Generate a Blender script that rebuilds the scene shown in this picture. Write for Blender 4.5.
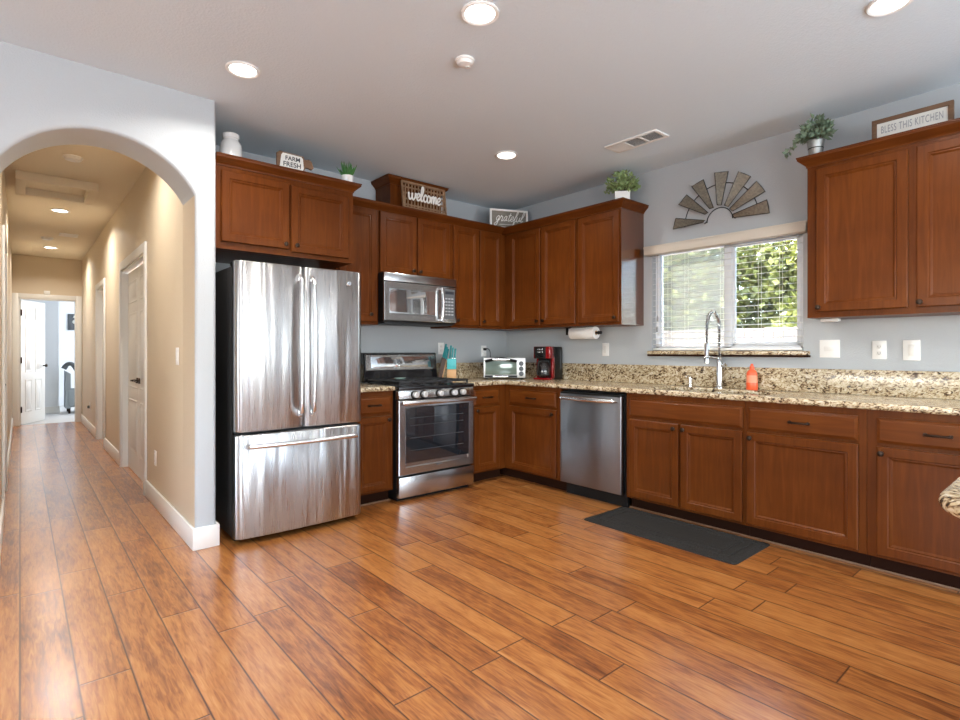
import bpy, bmesh, math, random
from mathutils import Vector, Matrix
C = bpy.context.scene.collection
SC = bpy.context.scene
PI = math.pi
for _o in list(bpy.data.objects):
    bpy.data.objects.remove(_o)

# ------------------------------------------------------------------ camera
CAM_H = 1.20
YAW = math.radians(40.63)
cam_d = bpy.data.cameras.new('camera')
cam_d.sensor_width = 36.0
cam_d.lens = 536.2 / 960.0 * 36.0
cam_d.shift_y = -9.0 / 960.0
cam_d.clip_start = 0.02
cam = bpy.data.objects.new('camera', cam_d)
C.objects.link(cam)
cam.location = (0, 0, CAM_H)
cam.rotation_euler = (PI / 2, 0, -YAW)
SC.camera = cam

# ------------------------------------------------------------------ world, sun, daylight, exposure
SC.view_settings.view_transform = 'Standard'
SC.view_settings.look = 'None'
SC.view_settings.exposure = 0.10
SC.view_settings.gamma = 1.0
SC.view_settings.use_curve_mapping = False
SC.cycles.max_bounces = 10
SC.cycles.diffuse_bounces = 5
SC.cycles.glossy_bounces = 4
SC.cycles.transparent_max_bounces = 12
SC.cycles.sample_clamp_indirect = 8.0
SC.cycles.caustics_reflective = False
SC.cycles.caustics_refractive = False

world = bpy.data.worlds.new('sky')
SC.world = world
world.use_nodes = True
wn = world.node_tree
wbg = wn.nodes['Background']
sky = wn.nodes.new('ShaderNodeTexSky')
sky.sky_type = 'NISHITA'
sky.sun_disc = False
sky.sun_elevation = math.radians(48)
sky.sun_rotation = math.radians(-70)
sky.dust_density = 2.0
wn.links.new(sky.outputs[0], wbg.inputs[0])
wbg.inputs[1].default_value = 1.9

def light(kind, name, loc, energy, color=(1, 1, 1), rot=(0, 0, 0), **kw):
    d = bpy.data.lights.new(name, kind)
    d.energy = energy
    d.color = color
    for k, v in kw.items():
        setattr(d, k, v)
    o = bpy.data.objects.new(name, d)
    C.objects.link(o)
    o.location = loc
    o.rotation_euler = rot
    return o

sun = light('SUN', 'sun', (-6, 4, 12), 82, (1.0, 0.93, 0.82), angle=math.radians(1.5))
sun.rotation_euler = Vector((-0.22, -0.66, -0.72)).to_track_quat('-Z', 'Y').to_euler()
DAY = (0.93, 0.965, 1.0)
# daylight standing in the openings of the room behind the camera
light('AREA', 'daylight_rear_door', (2.55, -3.58, 1.08), 150, DAY, (-PI / 2 - .12, 0, PI), shape='RECTANGLE', size=2.3, size_y=2.05)
light('AREA', 'daylight_rear_window', (-1.3, -3.58, 1.45), 140, DAY, (-PI / 2 - .12, 0, PI), shape='RECTANGLE', size=2.3, size_y=1.4)
light('AREA', 'daylight_left_window', (-3.58, 0.6, 1.45), 80, DAY, (0, -PI / 2 - .12, 0), shape='RECTANGLE', size=1.4, size_y=2.6)
light('AREA', 'daylight_bedroom', (2.9, 13.4, 1.5), 85, DAY, (0, PI / 2, 0), shape='RECTANGLE', size=1.4, size_y=1.6)
_p = light('AREA', 'kitchen_window_portal', (4.24, 1.945, 1.64), 1, (1, 1, 1), (0, PI / 2, 0), shape='RECTANGLE', size=0.87, size_y=1.15)
_p.data.cycles.is_portal = True
LAMP = (1.0, 0.95, 0.88)
LAMP_W = 17

# ------------------------------------------------------------------ helpers
class MB:
    def __init__(self):
        self.bm = bmesh.new()
        self.mi = 0
    def _mark(self, n0):
        if self.mi:
            self.bm.faces.ensure_lookup_table()
            for f in list(self.bm.faces)[n0:]:
                f.material_index = self.mi
    def box(self, x0, y0, z0, x1, y1, z1, bev=0.0, seg=2):
        n0 = len(self.bm.faces)
        m = Matrix.Translation(((x0 + x1) / 2, (y0 + y1) / 2, (z0 + z1) / 2)) @ Matrix.Diagonal((abs(x1 - x0), abs(y1 - y0), abs(z1 - z0), 1))
        r = bmesh.ops.create_cube(self.bm, size=1, matrix=m)
        if bev > 0:
            es = list({e for v in r['verts'] for e in v.link_edges})
            bmesh.ops.bevel(self.bm, geom=es, offset=bev, segments=seg, profile=0.5, affect='EDGES')
        self._mark(n0)
        return self
    def loops(self, rings, close=True, cap0=True, cap1=True):
        n0 = len(self.bm.faces)
        R = [[self.bm.verts.new(p) for p in r] for r in rings]
        n = len(R[0])
        for a, b in zip(R[:-1], R[1:]):
            for i in range(n if close else n - 1):
                j = (i + 1) % n
                try:
                    self.bm.faces.new((a[i], a[j], b[j], b[i]))
                except ValueError:
                    pass
        if cap0:
            self.bm.faces.new(R[0][::-1])
        if cap1:
            self.bm.faces.new(R[-1])
        self._mark(n0)
        return self
    def tube(self, pts, r, n=8, caps=True):
        P = [Vector(p) for p in pts]
        rs = r if isinstance(r, (list, tuple)) else [r] * len(P)
        t0 = (P[1] - P[0]).normalized()
        u = t0.orthogonal().normalized()
        rings = []
        for i, p in enumerate(P):
            a = P[max(i - 1, 0)]
            b = P[min(i + 1, len(P) - 1)]
            t = (b - a).normalized()
            u = (u - t * u.dot(t))
            if u.length < 1e-6:
                u = t.orthogonal()
            u.normalize()
            w = t.cross(u)
            rings.append([p + (u * math.cos(2 * PI * k / n) + w * math.sin(2 * PI * k / n)) * rs[i] for k in range(n)])
        return self.loops(rings, True, caps, caps)
    def cyl(self, p, q, r, n=16, r2=None):
        return self.tube([p, q], [r, r if r2 is None else r2], n)
    def lathe(self, prof, c=(0, 0, 0), n=24, cap0=True, cap1=True):
        rings = [[(c[0] + r * math.cos(2 * PI * k / n), c[1] + r * math.sin(2 * PI * k / n), c[2] + z) for k in range(n)] for r, z in prof]
        return self.loops(rings, True, cap0, cap1)
    def poly(self, pts2, a, b, axis='y'):
        def T(u, v, d):
            return (u, d, v) if axis == 'y' else ((d, u, v) if axis == 'x' else (u, v, d))
        n0 = len(self.bm.faces)
        A = [self.bm.verts.new(T(u, v, a)) for u, v in pts2]
        B = [self.bm.verts.new(T(u, v, b)) for u, v in pts2]
        n = len(A)
        self.bm.faces.new(A)
        self.bm.faces.new(B[::-1])
        for i in range(n):
            j = (i + 1) % n
            self.bm.faces.new((A[i], B[i], B[j], A[j]))
        self._mark(n0)
        return self
    def quad(self, a, b, c, d):
        n0 = len(self.bm.faces)
        self.bm.faces.new([self.bm.verts.new(p) for p in (a, b, c, d)])
        self._mark(n0)
        return self
    def panel(self, x0, x1, z0, z1, prof, yb=0.0):
        """nested rectangles facing -y: prof = (inset, y) pairs from the back edge to the middle"""
        def R(i, y):
            return [(x0 + i, y, z0 + i), (x1 - i, y, z0 + i), (x1 - i, y, z1 - i), (x0 + i, y, z1 - i)]
        return self.loops([R(i, y) for i, y in prof])
    def xf(self, m):
        bmesh.ops.transform(self.bm, matrix=m, verts=self.bm.verts)
        return self
    def build(self, name, mats, parent=None, loc=None, smooth=True, angle=35, normals=True):
        if normals:
            bmesh.ops.recalc_face_normals(self.bm, faces=self.bm.faces)
        me = bpy.data.meshes.new(name)
        self.bm.to_mesh(me)
        self.bm.free()
        for m in (mats if isinstance(mats, (list, tuple)) else [mats]):
            me.materials.append(m)
        if smooth:
            me.polygons.foreach_set('use_smooth', [True] * len(me.polygons))
            me.set_sharp_from_angle(angle=math.radians(angle))
        o = bpy.data.objects.new(name, me)
        C.objects.link(o)
        if loc is not None:
            o.location = loc
        if parent is not None:
            o.parent = parent
        return o

def tag(o, label=None, cat=None, group=None, kind=None):
    if label: o['label'] = label
    if cat: o['category'] = cat
    if group: o['group'] = group
    if kind: o['kind'] = kind
    return o

def thing(name, label, cat, loc=(0, 0, 0), rotz=0.0, group=None):
    o = bpy.data.objects.new(name, None)
    o.empty_display_size = 0.1
    C.objects.link(o)
    o.location = loc
    o.rotation_euler = (0, 0, rotz)
    return tag(o, label, cat, group)

def struct(o):
    o['kind'] = 'structure'
    return o

def dup(root, loc, rotz=None, label=None, group=None):
    r = root.copy()
    C.objects.link(r)
    r.location = loc
    if rotz is not None: r.rotation_euler = (0, 0, rotz)
    if label: r['label'] = label
    if group: r['group'] = group
    for ch in list(root.children):
        c = ch.copy(); C.objects.link(c); c.parent = r
        for g in list(ch.children):
            d = g.copy(); C.objects.link(d); d.parent = c
    return r

def smooth_pts(pts, k=6):
    P = [Vector(p) for p in pts]
    out = []
    for i in range(len(P) - 1):
        p0, p1, p2, p3 = P[max(i - 1, 0)], P[i], P[i + 1], P[min(i + 2, len(P) - 1)]
        for s in range(k):
            t = s / k
            out.append(0.5 * ((2 * p1) + (p2 - p0) * t + (2 * p0 - 5 * p1 + 4 * p2 - p3) * t * t + (3 * p1 - p0 - 3 * p2 + p3) * t ** 3))
    out.append(P[-1])
    return out

CURSIVE = {
 'w': (1.2, [[(0, .9), (.1, .2), (.3, 0), (.5, .3), (.55, .9), (.6, .2), (.8, 0), (1.0, .4), (1.05, .9), (1.2, .75)]]),
 'e': (.6, [[(0, .3), (.35, .5), (.5, .78), (.35, 1), (.12, .75), (.1, .3), (.3, 0), (.6, .25)]]),
 'l': (.45, [[(0, .2), (.3, 1.0), (.42, 1.7), (.28, 2.0), (.15, 1.6), (.12, .4), (.25, 0), (.48, .25)]]),
 'c': (.55, [[(.5, .78), (.35, 1), (.12, .7), (.1, .3), (.3, 0), (.6, .25)]]),
 'o': (.7, [[(.3, 1), (.08, .6), (.2, .05), (.45, .1), (.56, .6), (.35, 1), (.5, .82), (.75, .85)]]),
 'm': (.95, [[(0, .9), (.08, 0), (.15, .7), (.32, 1), (.42, .7), (.42, 0), (.5, .7), (.67, 1), (.78, .7), (.78, .1), (.98, .25)]]),
 'g': (.68, [[(.5, .9), (.3, 1), (.1, .5), (.3, .08), (.5, .5), (.53, .95), (.5, -.5), (.28, -.9), (.05, -.6), (.4, -.1), (.7, .25)]]),
 'r': (.65, [[(0, .3), (.15, 1.1), (.25, .85), (.44, .85), (.42, .2), (.52, 0), (.68, .25)]]),
 'a': (.72, [[(.5, .9), (.3, 1), (.1, .5), (.25, .02), (.45, .3), (.53, .95), (.55, .1), (.74, .25)]]),
 't': (.5, [[(.28, 1.6), (.2, .3), (.33, 0), (.52, .25)], [(.02, 1.1), (.52, 1.2)]]),
 'f': (.5, [[(0, .25), (.35, 1.2), (.42, 1.8), (.26, 1.95), (.2, 1.0), (.15, -.6), (.3, -.8), (.3, -.2), (.52, .25)]]),
 'u': (.7, [[(0, .95), (.05, .2), (.25, 0), (.45, .3), (.5, .95), (.53, .2), (.72, .25)]]),
}
def cursive(mb, text, x, z, h, y, r, xs=1.0, slant=0.22):
    for ch in text:
        adv, strokes = CURSIVE[ch]
        for s in strokes:
            mb.tube(smooth_pts([(x + (px * xs + pz * slant) * h, y, z + pz * h) for px, pz in s], 5), r, 6)
        x += adv * xs * h
    return x

def text_obj(name, txt, size, mat, parent, m, extrude=0.0012, bold=0.0, sx=1.0, space=1.0):
    cu = bpy.data.curves.new('tmp_text', 'FONT')
    cu.body = txt; cu.size = size; cu.extrude = extrude; cu.offset = bold
    cu.align_x = 'CENTER'; cu.align_y = 'CENTER'; cu.space_character = space
    ob = bpy.data.objects.new('tmp_text', cu)
    C.objects.link(ob)
    dg = bpy.context.evaluated_depsgraph_get()
    me = bpy.data.meshes.new_from_object(ob.evaluated_get(dg))
    bpy.data.objects.remove(ob); bpy.data.curves.remove(cu)
    me.transform(m @ Matrix.Rotation(PI / 2, 4, 'X') @ Matrix.Diagonal((sx, 1, 1, 1)))
    me.materials.clear(); me.materials.append(mat)
    me.name = name
    o = bpy.data.objects.new(name, me)
    C.objects.link(o)
    if parent is not None: o.parent = parent
    return o

# ------------------------------------------------------------------ materials
def new_mat(name):
    m = bpy.data.materials.new(name)
    m.use_nodes = True
    nt = m.node_tree
    return m, nt, nt.nodes['Principled BSDF']

def simple(name, col, rough=0.5, metal=0.0, bump=0.0, bscale=60.0, coat=0.0, var=0.0, spec=0.5):
    m, nt, b = new_mat(name)
    b.inputs['Base Color'].default_value = (*col, 1)
    b.inputs['Roughness'].default_value = rough
    b.inputs['Metallic'].default_value = metal
    b.inputs['Coat Weight'].default_value = coat
    b.inputs['Specular IOR Level'].default_value = spec
    tc = nt.nodes.new('ShaderNodeTexCoord')
    nz = nt.nodes.new('ShaderNodeTexNoise')
    nz.inputs['Scale'].default_value = bscale
    nz.inputs['Detail'].default_value = 3
    nt.links.new(tc.outputs['Object'], nz.inputs['Vector'])
    if bump:
        bp = nt.nodes.new('ShaderNodeBump')
        bp.inputs['Strength'].default_value = bump
        bp.inputs['Distance'].default_value = 0.01
        nt.links.new(nz.outputs['Fac'], bp.inputs['Height'])
        nt.links.new(bp.outputs[0], b.inputs['Normal'])
    if var:
        mx = nt.nodes.new('ShaderNodeMix'); mx.data_type = 'RGBA'
        mx.inputs[6].default_value = (*[c * (1 - var) for c in col], 1)
        mx.inputs[7].default_value = (*[min(1, c * (1 + var)) for c in col], 1)
        nt.links.new(nz.outputs['Fac'], mx.inputs[0])
        nt.links.new(mx.outputs[2], b.inputs['Base Color'])
    return m

def ramp(nt, stops, interp='LINEAR'):
    r = nt.nodes.new('ShaderNodeValToRGB')
    r.color_ramp.interpolation = interp
    el = r.color_ramp.elements
    while len(el) > 1: el.remove(el[-1])
    el[0].position = stops[0][0]; el[0].color = (*stops[0][1], 1)
    for p, c in stops[1:]:
        e = el.new(p); e.color = (*c, 1)
    return r

def math_node(nt, op, a, b=None, c=None):
    n = nt.nodes.new('ShaderNodeMath'); n.operation = op
    for i, v in enumerate((a, b, c)):
        if v is None: continue
        if isinstance(v, (int, float)): n.inputs[i].default_value = v
        else: nt.links.new(v, n.inputs[i])
    return n.outputs[0]

def mapping(nt, src, scale=(1, 1, 1), rot=(0, 0, 0), loc=(0, 0, 0)):
    n = nt.nodes.new('ShaderNodeMapping')
    n.inputs['Scale'].default_value = scale; n.inputs['Rotation'].default_value = rot; n.inputs['Location'].default_value = loc
    nt.links.new(src, n.inputs['Vector'])
    return n.outputs[0]

def noise(nt, vec, scale, detail=3, dist=0.0, rough=0.5):
    n = nt.nodes.new('ShaderNodeTexNoise')
    n.inputs['Scale'].default_value = scale; n.inputs['Detail'].default_value = detail
    n.inputs['Distortion'].default_value = dist; n.inputs['Roughness'].default_value = rough
    nt.links.new(vec, n.inputs['Vector'])
    return n.outputs['Fac']

def wood_mat(name, dark, mid, lite, scale=1.0, rough=0.3, coat=0.35, vert=True, spec=.5):
    m, nt, b = new_mat(name)
    tc = nt.nodes.new('ShaderNodeTexCoord')
    s = (30, 30, 2.2) if vert else (2.2, 30, 30)
    v = mapping(nt, tc.outputs['Object'], tuple(k * scale for k in s))
    n1 = noise(nt, v, 1.0, 6, 1.2, 0.6)
    v2 = mapping(nt, tc.outputs['Object'], (3.2 * scale,) * 3)
    n2 = noise(nt, v2, 1.0, 2)
    f = math_node(nt, 'MULTIPLY_ADD', n2, 0.45, math_node(nt, 'MULTIPLY', n1, 0.6))
    r = ramp(nt, [(0.24, dark), (0.52, mid), (0.82, lite)])
    nt.links.new(f, r.inputs[0])
    nt.links.new(r.outputs[0], b.inputs['Base Color'])
    b.inputs['Roughness'].default_value = rough
    b.inputs['Coat Weight'].default_value = coat
    b.inputs['Coat Roughness'].default_value = 0.12
    b.inputs['Specular IOR Level'].default_value = spec
    bp = nt.nodes.new('ShaderNodeBump'); bp.inputs['Strength'].default_value = 0.03; bp.inputs['Distance'].default_value = 0.005
    nt.links.new(n1, bp.inputs['Height']); nt.links.new(bp.outputs[0], b.inputs['Normal'])
    return m

M = {}
M['cab'] = wood_mat('cherry_cabinet_wood', (.060, .0142, .0024), (.098, .0255, .0042), (.148, .044, .0080), coat=.03, rough=.34, spec=.10)
M['cab_h'] = wood_mat('cherry_cabinet_wood_cross', (.060, .0142, .0024), (.098, .0255, .0042), (.148, .044, .0080), coat=.03, rough=.34, spec=.10, vert=False)
M['cab_gloss'] = wood_mat('glossy_cherry_end_panel', (.060, .0142, .0024), (.098, .0255, .0042), (.148, .044, .0080), coat=1.0, rough=.25, spec=.6)
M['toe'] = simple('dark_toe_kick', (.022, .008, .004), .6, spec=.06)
M['bronze'] = simple('dark_bronze', (.035, .022, .016), .3, .85)
M['pine'] = wood_mat('light_wood', (.42, .22, .09), (.55, .31, .14), (.66, .42, .2), 1.5, .5, .1)
M['brown'] = wood_mat('dark_brown_wood', (.028, .012, .006), (.05, .022, .010), (.075, .035, .016), 2.0, .5, .1)
M['rustic'] = wood_mat('rustic_brown_wood', (.07, .035, .018), (.15, .08, .042), (.24, .14, .08), 2.0, .7, 0, False)
M['greywood'] = wood_mat('weathered_grey_wood', (.12, .105, .085), (.2, .18, .15), (.29, .265, .23), 2.5, .75, 0, False)
M['wicker'] = wood_mat('woven_wood_strip', (.13, .07, .035), (.24, .14, .075), (.36, .23, .14), 3.0, .7, 0, False)
M['wall'] = simple('blue_grey_wall_paint', (.438, .464, .485), .6, 0, .22, 130, 0, .02, .35)
M['tan'] = simple('tan_wall_paint', (.62, .53, .40), .45, 0, .25, 130, 0, .02, .4)
M['ceil'] = simple('ceiling_paint', (.68, .765, .82), .8, 0, .25, 90, 0, .01, .2)
M['ceil_hall_lit'] = simple('hall_ceiling_warm_lit', (.74, .67, .54), .8, 0, .25, 90, 0, .01, .2)  # tan of the warm hall light is put into this ceiling colour
M['white'] = simple('white_trim_paint', (.74, .735, .71), .35, 0)
M['white_room'] = simple('white_bedroom_paint', (.80, .83, .86), .7, 0)
M['plate'] = simple('white_plastic', (.82, .82, .80), .3)
M['carpet'] = simple('pale_carpet', (.60, .60, .60), .95, 0, .5, 300)
M['black'] = simple('black_plastic', (.009, .009, .009), .35, spec=.2)
M['fridge_side'] = simple('dark_grey_fridge_side', (.016, .015, .015), .5, 0, .05, 300)
M['enamel'] = simple('black_enamel', (.008, .008, .01), .12, 0, 0, 60, .3)
M['iron'] = simple('cast_iron', (.014, .014, .016), .5)
M['glass_dark'] = simple('dark_oven_glass', (.012, .014, .018), .04, 0, 0, 10, 1.0)
M['chrome'] = simple('chrome', (.78, .79, .80), .12, 1)
M['knob'] = simple('pale_satin_knob', (.62, .62, .62), .3, .55)
M['galv'] = simple('galvanised_steel', (.36, .37, .36), .45, .85, .3, 40, 0, .3)
M['galv_fan'] = simple('worn_galvanised_sheet', (.22, .195, .155), .5, .5, .5, 70, 0, .6)
M['wire'] = simple('dark_wire', (.03, .03, .03), .45, .7)
M['teal'] = simple('teal_plastic', (.012, .25, .27), .35)
M['teal_lt'] = simple('light_teal_plastic', (.06, .42, .44), .4)
M['red'] = simple('red_metallic_plastic', (.20, .003, .005), .22, .2, 0, 60, .6)
M['orange'] = simple('orange_plastic', (.75, .10, .03), .3)
M['orange_lb'] = simple('pale_orange_label', (.85, .28, .16), .5)
M['paper'] = simple('white_paper_towel', (.83, .82, .80), .9, 0, .5, 150)
M['ceramic'] = simple('white_ceramic', (.82, .82, .81), .18, 0, 0, 60, .3)
M['cream'] = simple('cream_valance', (.62, .57, .49), .5)
M['mat'] = simple('charcoal_rubber_mat', (.030, .028, .026), .8, 0, .9, 120, 0, .4, .08)
M['slat'] = simple('white_blind_slat', (.84, .84, .82), .5)
M['vinyl'] = simple('white_vinyl_frame', (.80, .82, .86), .4)
M['vent_dark'] = simple('dark_duct_mesh', (.06, .065, .075), .6)
M['soil'] = simple('dark_soil', (.03, .02, .012), .9, 0, .8, 120)
M['ink'] = simple('black_lettering', (.02, .025, .03), .6)
M['white_ink'] = simple('white_lettering', (.86, .85, .82), .5)
M['grey_ink'] = simple('grey_lettering', (.30, .31, .33), .6)
M['signwhite'] = simple('off_white_sign_board', (.72, .72, .68), .6, 0, 0, 18, 0, .12)
M['display'] = simple('dark_display_panel', (.03, .035, .045), .08, 0, 0, 60, .5)
M['butter'] = simple('grey_control_panel', (.10, .11, .12), .25)
M['succulent'] = simple('succulent_green', (.05, .17, .04), .45, 0, 0, 40, 0, .35)
M['leaf_a'] = simple('mid_green_leaf', (.24, .33, .13), .5, 0, 0, 60, 0, .6)
M['leaf_b'] = simple('sage_grey_leaf', (.17, .24, .16), .55, 0, 0, 30, 0, .4)
M['stem'] = simple('brown_stem', (.09, .06, .03), .8)
M['trunk'] = simple('tree_bark', (.13, .10, .07), .9, 0, .8, 20, 0, .3)
M['fence'] = simple('sun_bleached_fence_board', (.17, .14, .12), .8, 0, .3, 12, 0, .15)
M['ground'] = simple('pale_concrete_yard', (.72, .70, .66), .95, 0, .4, 8, 0, .25)
M['stucco'] = simple('white_stucco', (.34, .33, .32), .85, 0, .4, 60)
M['seat'] = simple('grey_fabric', (.30, .34, .36), .85, 0, .3, 120)

def lamp_mat():
    m, nt, b = new_mat('lit_lamp_lens')
    b.inputs['Base Color'].default_value = (.9, .9, .88, 1)
    b.inputs['Emission Color'].default_value = (1.0, .95, .88, 1)
    b.inputs['Emission Strength'].default_value = 7.0
    return m
M['lamp'] = lamp_mat()

def glass_mat(name, refl=1.0):
    m, nt, b = new_mat(name)
    nt.nodes.remove(b)
    out = nt.nodes['Material Output']
    tr = nt.nodes.new('ShaderNodeBsdfTransparent'); tr.inputs[0].default_value = (.95, .97, .96, 1)
    gl = nt.nodes.new('ShaderNodeBsdfGlossy'); gl.inputs['Roughness'].default_value = 0.02
    fr = nt.nodes.new('ShaderNodeFresnel'); fr.inputs['IOR'].default_value = 1.45
    mx = nt.nodes.new('ShaderNodeMixShader')
    nt.links.new(fr.outputs[0], mx.inputs[0]); nt.links.new(tr.outputs[0], mx.inputs[1]); nt.links.new(gl.outputs[0], mx.inputs[2])
    nt.links.new(mx.outputs[0], out.inputs['Surface'])
    return m
M['glass'] = glass_mat('clear_glass')
def screen_mat():
    m, nt, b = new_mat('insect_screen_mesh')
    b.inputs['Base Color'].default_value = (.85, .86, .86, 1); b.inputs['Roughness'].default_value = .8
    b.inputs['Alpha'].default_value = .38
    return m
M['screen'] = screen_mat()

def steel_mat(name, col=(.58, .585, .59), rough=.24, wave=0.0, brush=0.02, horiz=False, aniso=0.0, arot=0.25):
    m, nt, b = new_mat(name)
    b.inputs['Metallic'].default_value = 1.0
    b.inputs['Base Color'].default_value = (*col, 1)
    if aniso:
        tg = nt.nodes.new('ShaderNodeTangent'); tg.direction_type = 'RADIAL'; tg.axis = 'Z'
        nt.links.new(tg.outputs[0], b.inputs['Tangent'])
        b.inputs['Anisotropic'].default_value = aniso
        b.inputs['Anisotropic Rotation'].default_value = arot
    tc = nt.nodes.new('ShaderNodeTexCoord')
    sc = (2, 2, 160) if horiz else (160, 160, 2)
    n1 = noise(nt, mapping(nt, tc.outputs['Object'], sc), 2.0, 2)
    r = math_node(nt, 'MULTIPLY_ADD', n1, .14, rough - .07)
    nt.links.new(r, b.inputs['Roughness'])
    h = math_node(nt, 'MULTIPLY', n1, brush)
    if wave:
        n2 = noise(nt, mapping(nt, tc.outputs['Object'], (10, 10, .5)), 1.0, 1, .4)
        n3 = noise(nt, mapping(nt, tc.outputs['Object'], (4.5, 4.5, .4), (0, 0, 0), (3.1, 0, 1.7)), 1.0, 1)
        h = math_node(nt, 'MULTIPLY_ADD', n2, wave, math_node(nt, 'MULTIPLY_ADD', n3, wave * .7, h))
    bp = nt.nodes.new('ShaderNodeBump'); bp.inputs['Strength'].default_value = 1.0; bp.inputs['Distance'].default_value = 0.004
    nt.links.new(h, bp.inputs['Height']); nt.links.new(bp.outputs[0], b.inputs['Normal'])
    return m
M['steel'] = steel_mat('brushed_stainless_steel', (.52, .525, .53))
M['steel_fridge'] = steel_mat('wavy_stainless_steel', (.47, .47, .475), .29, 2.8, aniso=.85)
M['steel_dw'] = steel_mat('dishwasher_stainless_steel', (.25, .25, .26), .32, .6, aniso=.6)
M['steel_h'] = steel_mat('polished_handle_steel', (.76, .76, .765), .24, 0, 0)

def granite():
    m, nt, b = new_mat('beige_brown_granite')
    tc = nt.nodes.new('ShaderNodeTexCoord')
    P = tc.outputs['Object']
    v = mapping(nt, P, (1.0, 1.0, 1.0), (math.radians(38), math.radians(20), math.radians(30)))
    vs = mapping(nt, v, (70, 17, 48))
    n1 = noise(nt, vs, 1.0, 4, 1.5, .6)
    n2 = noise(nt, mapping(nt, P, (22, 22, 22)), 1.0, 3, .8)
    n3 = noise(nt, mapping(nt, P, (130, 130, 130)), 1.0, 2)
    f = math_node(nt, 'ADD', math_node(nt, 'MULTIPLY', n1, .68), math_node(nt, 'MULTIPLY_ADD', n2, .22, math_node(nt, 'MULTIPLY', n3, .10)))
    r = ramp(nt, [(.37, (.012, .008, .006)), (.42, (.065, .036, .019)), (.455, (.22, .135, .068)), (.49, (.42, .325, .195)), (.545, (.54, .45, .305)), (.63, (.66, .60, .49))])
    nt.links.new(f, r.inputs[0]); nt.links.new(r.outputs[0], b.inputs['Base Color'])
    b.inputs['Roughness'].default_value = .22
    b.inputs['Coat Weight'].default_value = .1
    return m
M['granite'] = granite()

def floor_mat():
    m, nt, b = new_mat('hand_scraped_hickory_floor')
    tc = nt.nodes.new('ShaderNodeTexCoord')
    sp = nt.nodes.new('ShaderNodeSeparateXYZ')
    nt.links.new(tc.outputs['Object'], sp.inputs[0])
    X, Y = sp.outputs[0], sp.outputs[1]
    W, L = .160, 1.25
    xr = math_node(nt, 'DIVIDE', X, W)
    row = math_node(nt, 'FLOOR', xr)
    fx = math_node(nt, 'SUBTRACT', xr, row)
    wn1 = nt.nodes.new('ShaderNodeTexWhiteNoise'); wn1.noise_dimensions = '1D'
    nt.links.new(row, wn1.inputs['W'])
    yr = math_node(nt, 'ADD', math_node(nt, 'DIVIDE', Y, L), math_node(nt, 'MULTIPLY', wn1.outputs['Value'], 7.3))
    col = math_node(nt, 'FLOOR', yr)
    fy = math_node(nt, 'SUBTRACT', yr, col)
    cb = nt.nodes.new('ShaderNodeCombineXYZ')
    nt.links.new(row, cb.inputs[0]); nt.links.new(col, cb.inputs[1])
    wn2 = nt.nodes.new('ShaderNodeTexWhiteNoise'); wn2.noise_dimensions = '2D'
    nt.links.new(cb.outputs[0], wn2.inputs['Vector'])
    rnd = wn2.outputs['Value']
    def edge(f, size, width):
        d = math_node(nt, 'MULTIPLY', math_node(nt, 'MINIMUM', f, math_node(nt, 'SUBTRACT', 1.0, f)), size)
        mr = nt.nodes.new('ShaderNodeMapRange'); mr.interpolation_type = 'SMOOTHSTEP'
        mr.inputs[1].default_value = 0; mr.inputs[2].default_value = width
        nt.links.new(d, mr.inputs[0])
        return mr.outputs[0]
    gx, gy = edge(fx, W, .0056), edge(fy, L, .0056)
    g = math_node(nt, 'MINIMUM', gx, gy)
    bev = math_node(nt, 'MINIMUM', edge(fx, W, .012), edge(fy, L, .010))
    cv = nt.nodes.new('ShaderNodeCombineXYZ')
    nt.links.new(X, cv.inputs[0]); nt.links.new(Y, cv.inputs[1]); nt.links.new(math_node(nt, 'MULTIPLY', rnd, 40), cv.inputs[2])
    # figure of the grain: broad cathedrals, fine pores, dark mineral streaks
    n1 = noise(nt, mapping(nt, cv.outputs[0], (26, 3.0, 1)), 1.0, 3, .9, .5)
    n2 = noise(nt, mapping(nt, cv.outputs[0], (95, 10, 1)), 1.0, 4, .8)
    n3 = noise(nt, mapping(nt, cv.outputs[0], (5, 2.0, 1)), 1.0, 3, 1.5)
    f = math_node(nt, 'ADD', math_node(nt, 'MULTIPLY', n1, .36), math_node(nt, 'MULTIPLY_ADD', n2, .41, math_node(nt, 'MULTIPLY', n3, .23)))
    f = math_node(nt, 'ADD', f, math_node(nt, 'MULTIPLY', math_node(nt, 'SUBTRACT', rnd, .5), .12))
    r = ramp(nt, [(.30, (.10, .026, .006)), (.41, (.22, .068, .015)), (.50, (.335, .120, .028)), (.59, (.42, .168, .044)), (.71, (.50, .232, .074))])
    nt.links.new(f, r.inputs[0])
    mx = nt.nodes.new('ShaderNodeMix'); mx.data_type = 'RGBA'
    mx.inputs[6].default_value = (.05, .014, .005, 1)
    nt.links.new(g, mx.inputs[0]); nt.links.new(r.outputs[0], mx.inputs[7])
    nt.links.new(mx.outputs[2], b.inputs['Base Color'])
    sc = noise(nt, mapping(nt, cv.outputs[0], (34, 9, 1)), 1.0, 3, 1.2)
    h = math_node(nt, 'ADD', math_node(nt, 'MULTIPLY', bev, 1.0), math_node(nt, 'MULTIPLY', sc, .07))
    bp = nt.nodes.new('ShaderNodeBump'); bp.inputs['Strength'].default_value = .42; bp.inputs['Distance'].default_value = .003
    nt.links.new(h, bp.inputs['Height']); nt.links.new(bp.outputs[0], b.inputs['Normal'])
    nt.links.new(math_node(nt, 'MULTIPLY_ADD', n1, .14, .30), b.inputs['Roughness'])
    b.inputs['Specular IOR Level'].default_value = .2
    b.inputs['Coat Weight'].default_value = 1.0
    b.inputs['Coat Roughness'].default_value = .24
    b.inputs['Coat IOR'].default_value = 1.7
    return m
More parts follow.
